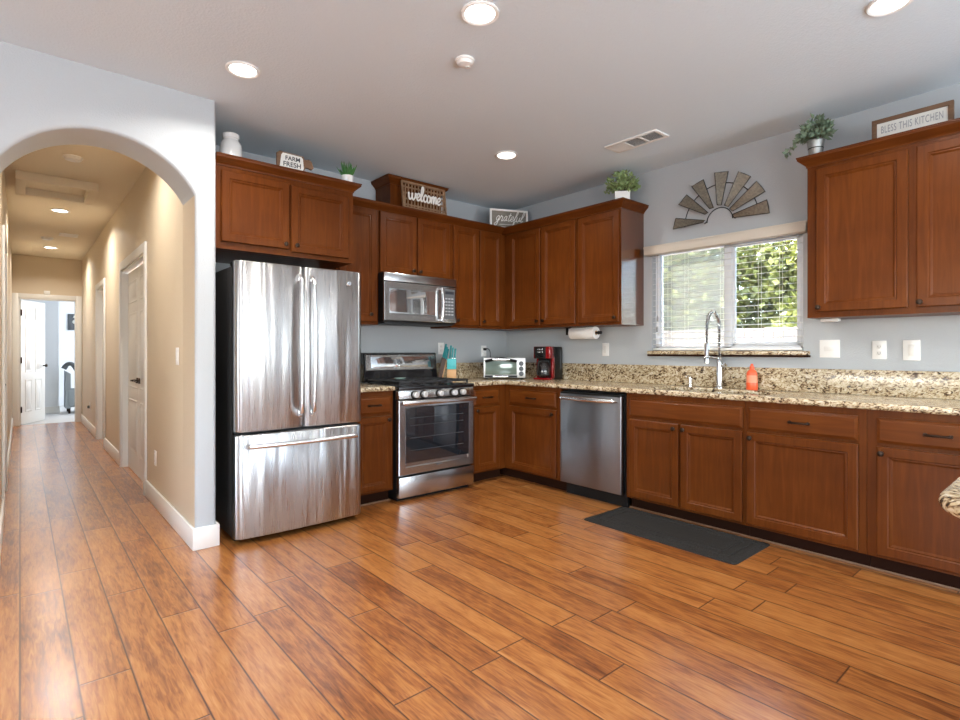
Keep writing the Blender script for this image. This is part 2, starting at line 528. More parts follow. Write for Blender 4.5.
M['floor'] = floor_mat()

def leaf_out(name, c1, c2):
    m, nt, b = new_mat(name)
    tc = nt.nodes.new('ShaderNodeTexCoord')
    n = noise(nt, tc.outputs['Object'], 3.5, 3)
    r = ramp(nt, [(.35, c1), (.65, c2)])
    nt.links.new(n, r.inputs[0]); nt.links.new(r.outputs[0], b.inputs['Base Color'])
    b.inputs['Roughness'].default_value = .5
    return m
M['leaf_out'] = leaf_out('sunlit_tree_leaf', (.10, .12, .018), (.27, .28, .07))
M['leaf_out2'] = leaf_out('deep_green_tree_leaf', (.07, .09, .018), (.19, .21, .06))

# ------------------------------------------------------------------ room shell
CH = 2.74
XW, YS = 4.10, 4.33          # window wall, stove wall
RX0, RY0 = -3.6, -3.6        # living side of the room behind the camera
HX0, HX1, HY1 = -.10, .80, 11.3

struct(MB().box(RX0 - .15, RY0 - .15, -.1, XW + .15, HY1 + .12, 0).build('floor', M['floor'], smooth=False))
struct(MB().box(RX0, RY0, 0, XW, -1.0, .012).build('floor_pale_bounce', M['carpet'], smooth=False))  # unseen pale carpet, added to cut the orange bounce onto the ceiling
struct(MB().box(RX0 - .15, RY0 - .15, CH, XW + .15, 3.72, CH + .15).box(.86, 3.72, CH, XW + .15, YS + .15, CH + .15).build('ceiling', M['ceil'], smooth=False))
struct(MB().box(HX0 - .12, 3.72, CH, .86, HY1 + .12, CH + .15).build('ceiling_hall', M['ceil_hall_lit'], smooth=False))

def wall_with_holes(name, mat, axis, c0, c1, a0, a1, holes, z1=CH):
    """axis 'x': runs along x at y in c0..c1; axis 'y': runs along y at x in c0..c1; holes (a0, a1, z0, z1)"""
    mb = MB()
    def B(p, q, z0, z):
        if q - p < 1e-4 or z - z0 < 1e-4: return
        if axis == 'x': mb.box(p, c0, z0, q, c1, z)
        else: mb.box(c0, p, z0, c1, q, z)
    cur = a0
    for h0, h1, hz0, hz1 in sorted(holes):
        B(cur, h0, 0, z1)
        B(h0, h1, 0, hz0)
        B(h0, h1, hz1, z1)
        cur = h1
    B(cur, a1, 0, z1)
    return struct(mb.build(name, mat, smooth=False))

WY0, WY1, WZ0, WZ1 = 1.355, 2.52, 1.20, 2.065
wall_with_holes('wall_right', M['wall'], 'y', XW, XW + .15, RY0, YS + .15, [(WY0, WY1, WZ0, WZ1)])
wall_with_holes('wall_stove', M['wall'], 'x', YS, YS + .15, .92, XW, [])
wall_with_holes('wall_rear', M['wall'], 'x', RY0 - .15, RY0, RX0, XW + .15, [(-2.45, -.15, .75, 2.15), (1.4, 3.7, .05, 2.1)])
wall_with_holes('wall_left', M['wall'], 'y', RX0 - .15, RX0, RY0 - .15, 3.88, [(-.7, 1.9, .75, 2.15)])
D1 = (5.25, 6.62, 0, 2.03)
D2 = (8.08, 8.92, 0, 2.03)
wall_with_holes('wall_hall_right', [M['tan']], 'y', HX1, HX1 + .12, 3.88, HY1, [D1, D2])
wall_with_holes('wall_hall_left', M['tan'], 'y', HX0 - .12, HX0, 3.88, HY1, [(5.25, 6.1, 0, 2.03)])
DE = (-.02, .72, 0, 2.05)
wall_with_holes('wall_hall_end', M['tan'], 'x', HY1, HY1 + .12, HX0 - .12, HX1 + .12, [DE])

# wall with the arch, its edges rounded
ax0, ax1, acx, ar, asz = -.09, .80, .355, .505, 1.902
aa0 = math.acos(.445 / ar)
out = [(RX0, 0), (ax0, 0)]
for i in range(33):
    a = PI - aa0 - (PI - 2 * aa0) * i / 32
    out.append((acx + ar * math.cos(a), asz + ar * math.sin(a)))
out += [(ax1, 0), (.92, 0), (.92, CH), (RX0, CH)]
mb = MB().poly(out, 3.57, 3.88, 'y')
mb.bm.faces.ensure_lookup_table()
bmesh.ops.recalc_face_normals(mb.bm, faces=mb.bm.faces)
es = [e for e in mb.bm.edges if all(abs(v.co.y - 3.57) < 1e-4 for v in e.verts) and max(v.co.x for v in e.verts) > ax0 - .01 and min(v.co.z for v in e.verts) < 2.6 and not all(v.co.z < .001 for v in e.verts)]
bmesh.ops.bevel(mb.bm, geom=es, offset=.022, segments=4, profile=.5, affect='EDGES')
for f in mb.bm.faces:
    cc = f.calc_center_median()
    f.material_index = 1 if (f.normal.y > -.35 and ax0 - .03 < cc.x < ax1 + .03 and cc.z < 2.1) else 0
struct(mb.build('wall_arch', [M['wall'], M['tan']], angle=50))

# baseboards
def baseboard(name, x0, y0, x1, y1, h=.135):
    mb = MB()
    mb.box(min(x0, x1), min(y0, y1), 0, max(x0, x1), max(y0, y1), h, .006)
    return struct(mb.build(name, M['white']))
bt = .016
baseboard('baseboard_arch', .80 - bt, 3.57 - bt, .92 + bt, 3.57)
baseboard('baseboard_hall_front', .80 - bt, 3.57, .80, D1[0] - .085)
baseboard('baseboard_hall_middle', .80 - bt, D1[1] + .085, .80, D2[0] - .07)
baseboard('baseboard_hall_back', .80 - bt, D2[1] + .07, .80, HY1)
baseboard('baseboard_alcove', .92, 3.57, .92 + bt, YS)
baseboard('baseboard_left', RX0, 3.57 - bt, ax0, 3.57)
baseboard('baseboard_hall_left_front', HX0, 3.88, HX0 + bt, 5.17)
baseboard('baseboard_hall_left_back', HX0, 6.18, HX0 + bt, HY1)

# door casings (trim) : three boards as one frame
def casing_y(name, x, side, y0, y1, zt, w=.08, t=.018, depth=.12):
    mb = MB()
    xa, xb = (x - t, x) if side < 0 else (x, x + t)
    for a, b, z0, z1 in ((y0 - w, y0, 0, zt + w), (y1, y1 + w, 0, zt + w), (y0, y1, zt, zt + w)):
        mb.box(xa, a, z0, xb, b, z1, .005)
    xj0, xj1 = (x, x + depth) if side < 0 else (x - depth, x)
    mb.box(xj0, y0, 0, xj1, y0 + .015, zt); mb.box(xj0, y1 - .015, 0, xj1, y1, zt); mb.box(xj0, y0, zt - .015, xj1, y1, zt)
    return struct(mb.build(name, M['white']))
casing_y('trim_1', HX1, -1, D1[0], D1[1], 2.03)
casing_y('trim_2', HX1, -1, D2[0], D2[1], 2.03, .07)
casing_y('trim_3', HX0, 1, 5.25, 6.1, 2.03)
mb = MB()
for a, b, z0, z1 in ((DE[0] - .075, DE[0], 0, 2.125), (DE[1], DE[1] + .075, 0, 2.125), (DE[0], DE[1], 2.05, 2.125)):
    mb.box(a, HY1 - .018, z0, b, HY1, z1, .005)
mb.box(DE[0], HY1, 0, DE[0] + .015, HY1 + .12, 2.05); mb.box(DE[1] - .015, HY1, 0, DE[1], HY1 + .12, 2.05); mb.box(DE[0], HY1, 2.035, DE[1], HY1 + .12, 2.05)
struct(mb.build('trim_4', M['white']))

def door_leaf(w, h, cols=2, t=.036, rows=((.10, .36), (.42, .79), (.84, .95))):
    """raised panel leaf, front to -y and back to +y, hinge edge at x = 0"""
    mb = MB()
    mb.box(0, -t / 2, .008, w, t / 2, h)
    m = .11 if cols == 2 else .09
    gap = .10
    pw = (w - 2 * m - (cols - 1) * gap) / cols
    for s in (-1, 1):
        for c in range(cols):
            x0 = m + c * (pw + gap)
            for a, b in rows:
                y = s * t / 2
                def R(i, d):
                    return [(x0 + i, y + s * d, a * h + i), (x0 + pw - i, y + s * d, a * h + i), (x0 + pw - i, y + s * d, b * h - i), (x0 + i, y + s * d, b * h - i)]
                mb.loops([R(0, .0), R(.006, .005), R(.016, .001), R(.032, .001), R(.05, .008)], cap0=False)
    return mb
def lever(parent, x, z, y, s, mat, d=-1):
    mb = MB()
    mb.cyl((x, y, z), (x, y + s * .012, z), .026, 16)
    mb.cyl((x, y + s * .012, z), (x, y + s * .045, z), .010, 10)
    mb.tube(smooth_pts([(x, y + s * .045, z), (x + d * .05, y + s * .048, z), (x + d * .11, y + s * .04, z - .006)], 4), .008, 8)
    return mb.build('door_handle', mat, parent)
# end door, swung into the bright room
de = thing('door_1', None, None, (DE[0] + .018, HY1 + .10, 0), math.radians(63)); struct(de)
door_leaf(.70, 2.03).build('door_leaf', M['white'], de)
lf = [c for c in de.children][0]
mb = MB(); mb.cyl((.64, -.018, .95), (.64, -.07, .95), .012, 10); mb.lathe([(.005, 0), (.024, .006), (.028, .02), (.018, .034), (.004, .04)], (0, 0, 0), 14)
bm2 = MB(); bm2.cyl((.64, -.018, .95), (.64, -.055, .95), .011, 10); bm2.tube([(.64, -.05, .95), (.64, -.056, .95), (.64, -.075, .95), (.64, -.082, .95)], [.012, .026, .026, .012], 14)
mb.bm.free()
bm2.build('door_knob', M['bronze'], de)
for z in (.25, 1.05, 1.82):
    MB().cyl((-.004, -.024, z - .05), (-.004, -.024, z + .05), .011, 8).build('door_hinge', M['bronze'], de)
# double closet doors in the hall
dd = thing('door_2', None, None, (HX1 + .07, D1[0] + .018, 0), PI / 2); struct(dd)
w2 = (D1[1] - D1[0] - .04) / 2
a = door_leaf(w2, 2.0, 1).build('door_leaf', M['white'], dd)
b_ = door_leaf(w2, 2.0, 1).build('door_leaf', M['white'], dd, (w2 + .004, 0, 0))
lever(dd, w2 - .05, .92, .018, 1, M['bronze'], -1)
lever(dd, w2 + .06, .92, .018, 1, M['bronze'], 1)
for z in (.25, 1.82):
    MB().box(.0, .018, z - .05, .03, .026, z + .05).build('door_hinge', M['bronze'], dd)
d3 = thing('door_3', None, None, (HX1 + .07, D2[0] + .018, 0), PI / 2); struct(d3)
door_leaf(.80, 2.0).build('door_leaf', M['white'], d3)
d4 = thing('door_4', None, None, (HX0 - .06, 5.27, 0), PI / 2); struct(d4)
door_leaf(.81, 2.0).build('door_leaf', M['white'], d4)
lever(d4, .75, .92, -.018, -1, M['bronze'], -1)

# bright room beyond the hall
struct(MB().box(-1.2, HY1 + .12, -.1, 3.0, 15.0, 0).build('floor_bedroom', M['carpet'], smooth=False))
struct(MB().box(-1.2, HY1 + .12, CH, 3.0, 15.0, CH + .1).build('ceiling_bedroom', M['white_room'], smooth=False))
mb = MB()
mb.box(-1.3, HY1 + .12, 0, -1.2, 15, CH); mb.box(-1.2, 14.9, 0, 3.0, 15, CH); mb.box(3.0, HY1 + .12, 0, 3.1, 15, CH)
mb.box(.92, HY1, 0, 3.0, HY1 + .12, CH); mb.box(-1.2, HY1, 0, -.22, HY1 + .12, CH)
struct(mb.build('wall_bedroom', M['white_room'], smooth=False))
struct(MB().box(-1.2, 13.3, 0, .575, 13.42, CH).build('wall_bedroom_closet', M['white_room'], smooth=False))
struct(MB().box(-1.2, 13.28, 0, .59, 13.3, .12).build('baseboard_bedroom', M['white']))

# attic hatch and shoe strip
mb = MB()
for a in ((-.03, 6.02, .55, 6.09), (-.03, 6.58, .55, 6.65), (-.03, 6.09, .04, 6.58), (.48, 6.09, .55, 6.58)):
    mb.box(a[0], a[1], CH - .075, a[2], a[3], CH, .004)
mb.box(.04, 6.09, CH - .008, .48, 6.58, CH)
tag(mb.build('attic_hatch', M['ceil_hall_lit']), 'square framed attic hatch in the hall ceiling', 'hatch')
struct(MB().box(3.556, .25, 0, 3.566, 3.0, .012, .003).build('trim_5', simple('tan_shoe_strip', (.20, .105, .055), .5)))
struct(MB().box(1.95, 3.742, 0, 2.262, 3.752, .012, .003).build('trim_6', bpy.data.materials['tan_shoe_strip']))

# ------------------------------------------------------------------ kitchen window with frame, panes, sill and blind
win = thing('window_1', None, None, (XW, 0, 0)); struct(win)
mb = MB()
x0, x1 = .052, .112
for a, b, z0, z1 in ((WY0, WY0 + .04, WZ0, WZ1), (WY1 - .04, WY1, WZ0, WZ1), (WY0, WY1, WZ0, WZ0 + .04), (WY0, WY1, WZ1 - .045, WZ1), (1.868, 1.928, WZ0, WZ1)):
    mb.box(x0, a, z0, x1, b, z1, .006)
mb.build('window_frame', M['vinyl'], win)
mb = MB()
for a, b in ((WY0 + .04, 1.868),):
    for p, q, z0, z1 in ((a, a + .022, WZ0 + .04, WZ1 - .045), (b - .02, b, WZ0 + .04, WZ1 - .045), (a, b, WZ0 + .04, WZ0 + .068), (a, b, WZ1 - .07, WZ1 - .045)):
        mb.box(x0 + .012, p, z0, x1 - .02, q, z1, .004)
mb.build('window_sash', M['vinyl'], win)
MB().box(.080, WY0 + .05, WZ0 + .05, .084, 1.862, WZ1 - .05).build('window_pane', M['glass'], win)
MB().box(.090, 1.932, WZ0 + .045, .094, WY1 - .045, WZ1 - .05).build('window_pane', M['glass'], win)
MB().box(.104, 1.930, WZ0 + .042, .1045, WY1 - .042, WZ1 - .05).build('insect_screen', M['screen'], win)
mb = MB()
mb.box(-.05, WY0 - .045, WZ0 - .028, 0, WY1 + .02, WZ0, .006); mb.box(0, WY0, WZ0 - .028, .052, WY1, WZ0 + .002)
mb.build('window_sill', M['granite'], win)
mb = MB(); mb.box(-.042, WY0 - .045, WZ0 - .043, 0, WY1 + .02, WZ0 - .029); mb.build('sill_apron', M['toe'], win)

bl = thing('window_blind', 'white horizontal slat blind drawn down over the kitchen window', 'window blind', (XW, 0, WZ0))
mb = MB()
mb.box(-.075, 1.315, .808, .0, WY1 + .035, .878, .008, 3)
mb.box(-.075, 1.310, .862, .002, WY1 + .04, .884, .006)
mb.build('valance', M['cream'], bl)
mb = MB(); n = 17
for i in range(n):
    z = .055 + i * .0465
    pts = [(-.002 + .05 * t, z + .0058 * t + .0012 * math.sin(PI * t)) for t in (0, .25, .5, .75, 1)]
    mb.loops([[(px, y, pz) for px, pz in pts] + [(px, y, pz - .0017) for px, pz in reversed(pts)] for y in (WY0 + .008, WY1 - .008)])
mb.build('slats', M['slat'], bl, angle=50)
MB().box(-.002, WY0 + .008, .006, .050, WY1 - .008, .024, .004).build('bottom_rail', M['slat'], bl)
for y in (WY0 + .15, 1.65, 1.93, 2.22, WY1 - .15):
    mb = MB(); mb.cyl((-.004, y, .01), (-.004, y, .81), .0013, 5); mb.cyl((.0495, y, .01), (.0495, y, .81), .0013, 5)
    mb.build('ladder_cord', M['slat'], bl)
mb = MB(); mb.tube([(-.006, 2.465, .81), (-.006, 2.465, .30), (-.006, 2.468, .28)], .0012, 5)
mb.tube([(-.006, 2.465, .30), (-.006, 2.465, .285), (-.006, 2.465, .25)], [.002, .006, .007], 8); mb.tube([(-.006, 2.47, .21), (-.006, 2.47, .195), (-.006, 2.47, .16)], [.002, .006, .007], 8)
mb.build('pull_cord', simple('grey_cord_tassel', (.25, .25, .25), .6), bl)

# frames of the windows behind the camera
mb = MB()
for p, q, r, s in ((1.4, 1.46, .05, 2.1), (3.64, 3.7, .05, 2.1), (2.51, 2.59, .05, 2.1), (1.4, 3.7, 2.03, 2.1), (1.4, 3.7, .05, .13)):
    mb.box(p, RY0 + .03, r, q, RY0 + .07, s)
struct(mb.build('window_2', M['vinyl']))
mb = MB()
for p, q, r, s in ((-2.45, -2.4, .75, 2.15), (-.2, -.15, .75, 2.15), (-1.33, -1.27, .75, 2.15), (-2.45, -.15, 2.1, 2.15), (-2.45, -.15, .75, .8)):
    mb.box(p, RY0 + .03, r, q, RY0 + .07, s)
struct(mb.build('window_3', M['vinyl']))
mb = MB()
for p, q, r, s in ((-.7, -.65, .75, 2.15), (1.85, 1.9, .75, 2.15), (.57, .63, .75, 2.15), (-.7, 1.9, 2.1, 2.15), (-.7, 1.9, .75, .8)):
    mb.box(RX0 + .03, p, r, RX0 + .07, q, s)
struct(mb.build('window_4', M['vinyl']))

# ------------------------------------------------------------------ cabinets
DOOR = [(0, 0), (0, -.016), (.005, -.021), (.048, -.021), (.053, -.0150), (.059, -.0158), (.069, -.0085)]
DRAWER = [(0, 0), (0, -.012), (.010, -.016), (.016, -.021)]
def knob(parent, x, z):
    mb = MB()
    mb.tube([(x, -.020, z), (x, -.034, z), (x, -.036, z), (x, -.046, z), (x, -.049, z)], [.007, .006, .014, .0155, .010], 12)
    return mb.build('knob', M['bronze'], parent)
def pull(parent, x, z, w=.10):
    mb = MB()
    mb.tube(smooth_pts([(x - w / 2, -.020, z), (x - w / 2, -.04, z), (x - w / 2 + .012, -.048, z), (x, -.052, z), (x + w / 2 - .012, -.048, z), (x + w / 2, -.04, z), (x + w / 2, -.020, z)], 3), .0062, 8)
    mb.box(x - w / 2 - .008, -.024, z - .008, x - w / 2 + .008, -.020, z + .008); mb.box(x + w / 2 - .008, -.024, z - .008, x + w / 2 + .008, -.020, z + .008)
    return mb.build('handle', M['bronze'], parent)
def cabinet(name, label, cat, loc, rotz, w, d, z0, z1, fronts, group=None, toe=False, open_top=False):
    """x to the right, front to -y; z measured from the floor or from the root"""
    r = thing(name, label, cat, loc, rotz, group)
    mb = MB(); t = .018
    mb.box(0, t, z0, t, d, z1); mb.box(w - t, t, z0, w, d, z1); mb.box(t, t, z0, w - t, d, z0 + t); mb.box(t, d - .008, z0 + t, w - t, d, z1)
    if not open_top: mb.box(t, t, z1 - t, w - t, d - .008, z1)
    mb.box(0, 0, z0, w, t, z1)
    mb.build('carcass', M['cab'], r)
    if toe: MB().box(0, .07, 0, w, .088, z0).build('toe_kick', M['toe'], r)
    for f in fronts:
        kind, fx0, fx1, fz0, fz1 = f[:5]
        if kind == 'door':
            o = MB().panel(fx0, fx1, fz0, fz1, DOOR).build('door', M['cab'], r, angle=20)
            knob(o, *f[5])
        else:
            o = MB().panel(fx0, fx1, fz0, fz1, DRAWER).build('drawer' if kind == 'drawer' else 'false_front', M['cab_h'], r, angle=20)
            if kind == 'drawer': pull(o, (fx0 + fx1) / 2, (fz0 + fz1) / 2)
    return r
FX, FY = 3.49, 3.70     # base face planes
BZ0, BZ1 = .095, .884
DZ = (.71, .845); OZ = (.112, .690)
RW = -PI / 2
# stove wall, base units
cabinet('base_cabinet', 'narrow cherry base cabinet between the fridge and the range', 'cabinet', (1.90, FY, 0), 0, .358, YS - FY - .003, BZ0, BZ1,
        [('drawer', .03, .335, *DZ), ('door', .03, .335, *OZ, (.305, .660))], None, True)
cabinet('base_cabinet', 'narrow cherry base cabinet just right of the range, beside the inside corner', 'cabinet', (3.045, FY, 0), 0, .442, YS - FY - .003, BZ0, BZ1,
        [('drawer', .045, .355, *DZ), ('door', .045, .355, *OZ, (.075, .660))], None, True)
# window wall, base units (local x runs towards the camera)
def wcab(y0, y1, fr, label, **kw):
    return cabinet('base_cabinet', label, 'cabinet', (FX, y0, 0), RW, y0 - y1, XW - FX - .003, BZ0, BZ1, fr, None, True, **kw)
wcab(4.32, 3.003, [('drawer', .69, 1.27, *DZ), ('door', .69, 1.27, *OZ, (1.235, .655))], 'cherry corner base cabinet under the coffee maker, left of the dishwasher')
wcab(2.36, 1.486, [('false_front', .03, .865, *DZ), ('door', .03, .428, *OZ, (.398, .657)), ('door', .446, .862, *OZ, (.470, .657))],
     'cherry two-door sink base cabinet right of the dishwasher', open_top=True)
wcab(1.484, .842, [('drawer', .022, .606, *DZ), ('door', .014, .606, *OZ, (.040, .657))], 'cherry single-door base cabinet to the right of the sink base, behind the mat end')
wcab(.840, .245, [('drawer', .045, .552, *DZ), ('door', .045, .552, *OZ, (.068, .657))], 'cherry base cabinet cut by the right edge of the photo')

# stove wall, uppers
UY = 4.00
def crown_loft(x0, x1, y0, y1, z, prof, left=True, right=True):
    mb = MB()
    rings = []
    for o, dz in prof:
        a = x0 - (o if left else 0); b = x1 + (o if right else 0)
        rings.append([(a, y0 - o, z + dz), (b, y0 - o, z + dz), (b, y1, z + dz), (a, y1, z + dz)])
    return mb.loops(rings)
CROWN = [(.0, 0), (.006, 0), (.006, .008), (.012, .014), (.026, .028), (.042, .042), (.046, .046), (.046, .058), (.050, .058), (.050, .066)]
fz = .025
cabinet('wall_cabinet', 'narrow single-door cherry wall cabinet between fridge cabinet and microwave', 'cabinet', (1.918, UY, 1.42), 0, .378, YS - UY - .002, 0, .965,
        [('door', .02, .355, fz, .965, (.295, .085))])
cabinet('wall_cabinet', 'short two-door cherry wall cabinet directly above the microwave', 'cabinet', (2.298, UY, 1.865), 0, .770, YS - UY - .002, 0, .52,
        [('door', .008, .378, -.0 + .005, .52, (.335, .04)), ('door', .390, .748, .005, .52, (.41, .04))])
cabinet('wall_cabinet', 'tall two-door cherry wall cabinet between microwave and inside corner', 'cabinet', (3.070, UY, 1.42), 0, .698, YS - UY - .002, 0, .965,
        [('door', .022, .337, fz, .965, (.062, .07)), ('door', .351, .642, fz, .965, (.386, .07))])
tag(crown_loft(1.918, 3.718, UY, YS - .002, 2.385, CROWN, False, False).build('crown_molding', M['cab_h'], angle=50), 'cherry crown molding along the stove wall cabinets under the basket', 'molding')
# window wall, uppers
UX = 3.77
def wupper(y0, y1, z0, h, fr, label):
    return cabinet('wall_cabinet', label, 'cabinet', (UX, y0, z0), RW, y0 - y1, XW - UX - .002, 0, h, fr)
wupper(4.325, 3.056, 1.42, .965, [('door', .405, .825, fz, .955, (.795, .065)), ('door', .845, 1.253, fz, .955, (.875, .065))], 'cherry two-door corner wall cabinet above the coffee maker')
eb = wupper(3.054, 2.603, 1.42, .965, [('door', .016, .440, fz, .950, (.405, .060))], 'cherry single-door wall cabinet left of the window over the paper towels')
MB().box(.451, -.0005, 0, .454, XW - UX - .002, .965).build('end_panel', M['cab_gloss'], eb)
mb = crown_loft(0, 1.725, 0, XW - UX - .002, 0, CROWN, False, True)
o = mb.build('crown_molding', M['cab_h'], None, (UX, 4.325, 2.385), angle=50); o.rotation_euler = (0, 0, RW)
tag(o, 'cherry crown molding along the wall cabinets left of the window', 'molding')
rc = wupper(1.222, .17, 1.407, .945, [('door', .052, .507, .035, .922, (.070, .062)), ('door', .545, 1.0, .035, .922, (.562, .062))], 'large two-door cherry wall cabinet right of the window')
crown_loft(0, 1.052, 0, XW - UX - .002, .945, CROWN, True, True).build('crown_molding', M['cab_h'], rc, angle=50)
# over the fridge
fc = cabinet('wall_cabinet', 'deep two-door cherry wall cabinet over the fridge', 'cabinet', (.945, 3.71, 1.862), 0, .970, YS - 3.71 - .002, 0, .535,
             [('door', .036, .478, .045, .505, (.447, .076)), ('door', .492, .925, .03, .495, (.525, .076))])
crown_loft(0, .970, 0, YS - 3.71 - .002, .535, CROWN, False, True).build('crown_molding', M['cab_h'], fc, angle=50)
# boxed duct chase on top of the stove wall cabinets
dc = thing('duct_cover', 'cherry boxed duct cover standing on the cabinets behind the woven basket', 'duct cover', (2.46, 4.075, 2.451))
MB().box(0, 0, 0, .555, YS - 4.075 - .003, .225).build('box', M['cab'], dc)
crown_loft(0, .555, 0, YS - 4.075 - .003, .215, CROWN).build('crown_molding', M['cab_h'], dc, angle=50)

# ------------------------------------------------------------------ granite worktops
CT0, CT1 = .885, .921
SX0, SX1, SY0, SY1 = 3.575, 3.93, 1.40, 2.24      # sink cut-out
ct = thing('countertop', 'L-shaped beige granite worktop under the window and around the corner', 'countertop', (0, 0, CT0))
mb = MB(); h = CT1 - CT0
def slab(x0, y0, x1, y1):
    mb.box(x0, y0, 0, x1, y1, h, .012, 3)
# outline with a hole, extruded and rounded
bm = mb.bm
outer = [(3.045, 3.665), (3.455, 3.665), (3.455, .08), (XW - .002, .08), (XW - .002, YS - .002), (3.045, YS - .002)]
def ringv(pts, z): return [bm.verts.new((x, y, z)) for x, y in pts]
xs = [3.045, 3.455, SX0, SX1, XW - .002]; ys = [.24, SY0, SY1, 3.665, YS - .002]
grid = {}
def V(i, j, k):
    key = (i, j, k)
    if key not in grid: grid[key] = bm.verts.new((xs[i], ys[j], (0, h)[k]))
    return grid[key]
cells = set()
for i in range(4):
    for j in range(4):
        if i == 0 and j < 3: continue
        if i == 2 and j == 1: continue
        cells.add((i, j))
for i, j in cells:
    bm.faces.new((V(i, j, 1), V(i + 1, j, 1), V(i + 1, j + 1, 1), V(i, j + 1, 1)))
    bm.faces.new((V(i, j, 0), V(i, j + 1, 0), V(i + 1, j + 1, 0), V(i + 1, j, 0)))
    for di, dj, a, b in ((-1, 0, (i, j + 1), (i, j)), (1, 0, (i + 1, j), (i + 1, j + 1)), (0, -1, (i, j), (i + 1, j)), (0, 1, (i + 1, j + 1), (i, j + 1))):
        if (i + di, j + dj) not in cells:
            bm.faces.new((V(*a, 0), V(*b, 0), V(*b, 1), V(*a, 1)))
bmesh.ops.recalc_face_normals(bm, faces=bm.faces)
es = [e for e in bm.edges if len(e.link_faces) == 2 and abs(e.verts[0].co.z - e.verts[1].co.z) < 1e-5 and e.calc_face_angle(0) > .5]
bmesh.ops.bevel(bm, geom=es, offset=.011, segments=3, profile=.5, affect='EDGES')
mb.build('slab', M['granite'], ct)
tag(MB().box(XW - .022, .24, CT1, XW - .002, YS - .002, 1.080, .004).build('granite_backsplash', M['granite']), 'long low granite backsplash along the window wall under the window', 'backsplash')
tag(MB().box(3.045, YS - .022, CT1, XW - .0225, YS - .002, 1.080, .004).build('granite_backsplash', M['granite']), 'low granite backsplash on the stove wall behind the knife block and toaster oven', 'backsplash')
c2 = thing('countertop', 'short beige granite worktop between the fridge and the range', 'countertop', (0, 0, CT0))
MB().box(1.893, 3.665, 0, 2.262, YS - .002, h, .011, 3).build('slab', M['granite'], c2)
tag(MB().box(1.893, YS - .022, CT1, 2.262, YS - .002, 1.080, .004).build('granite_backsplash', M['granite']), 'short low granite backsplash between the fridge and the range', 'backsplash')
# peninsula whose rounded granite corner enters the photo at the right edge
pn = thing('peninsula', 'peninsula with rounded granite corner, cut by the right edge of the photo', 'countertop', (.066, .036, 0))
mb = MB(); cx_, cy_, rr = 1.36, .075, .11
pts = [(2.6, .185), (2.6, -.95), (cx_ - rr, -.95)]
for i in range(9):
    a = PI + (-PI / 2) * i / 8
    pts.append((cx_ + rr * math.cos(a), cy_ + rr * math.sin(a)))
def inset(k):
    out_ = []
    for x, y in pts:
        out_.append((x, y))
    return [(cx_ + (x - cx_) * 1.0 + (k if x < cx_ + .001 else 0) * (1 if x < cx_ + .001 else 0), y - (k if y > cy_ else 0)) for x, y in out_]
rings = []
for i in range(9):
    a = -PI / 2 + PI * i / 8
    k = .020 * (1 - math.cos(a))
    ring = []
    for x, y in pts:
        dx, dy = 0, 0
        vx, vy = x - cx_, y - cy_
        if x <= cx_ and y >= cy_:
            L_ = math.hypot(vx, vy) or 1
            dx, dy = -vx / L_ * k, -vy / L_ * k
        elif x <= cx_: dx = k
        elif y > cy_: dy = -k
        ring.append((x + dx, y + dy, .900 + .020 * math.sin(a)))
    rings.append(ring)
mb.loops(rings)
mb.build('slab', M['granite'], pn, angle=60)
mb = MB(); mb.box(1.48, -.75, .09, 2.6, .02, .880); mb.box(1.55, -.68, 0, 2.6, -.05, .09)
mb.build('carcass', M['cab'], pn)

# ------------------------------------------------------------------ sink, faucet
sk = thing('kitchen_sink', 'undermount stainless sink basin set in the worktop below the window', 'sink', (0, 0, CT0))
mb = MB()
def rect(i, z): return [(SX0 + i, SY0 + i, z), (SX1 - i, SY0 + i, z), (SX1 - i, SY1 - i, z), (SX0 + i, SY1 - i, z)]
mb.loops([rect(-.008, -.003), rect(-.008, -.001), rect(.004, -.001), rect(.010, -.015), rect(.016, -.17), rect(.045, -.195)], cap0=False)
mb.loops([rect(-.008, -.003), rect(.012, -.02), rect(.019, -.172), rect(.045, -.197)], cap0=False)
mb.build('basin', M['steel'], sk)
mb = MB(); mb.lathe([(.002, -.192), (.04, -.192), (.045, -.194)], ((SX0 + SX1) / 2, (SY0 + SY1) / 2, 0), 20); mb.build('drain', M['chrome'], sk)

fa = thing('faucet', 'tall chrome spring faucet behind the sink in front of the window', 'faucet', (4.005, 1.895, CT1))
mb = MB(); mb.lathe([(.030, 0), (.030, .006), (.021, .014), (.021, .19), (.018, .205), (.015, .215)], (0, 0, 0), 18); mb.build('column', M['chrome'], fa)
loop = [(0, 0, .20), (0, 0, .30), (0, .0, .44), (-.006, .002, .51), (-.03, .010, .555), (-.058, .020, .575), (-.088, .030, .555), (-.108, .037, .51), (-.114, .040, .44), (-.114, .040, .33)]
path = smooth_pts(loop, 14)
mb = MB(); mb.tube(path, .0065, 8); mb.build('hose', M['wire'], fa)
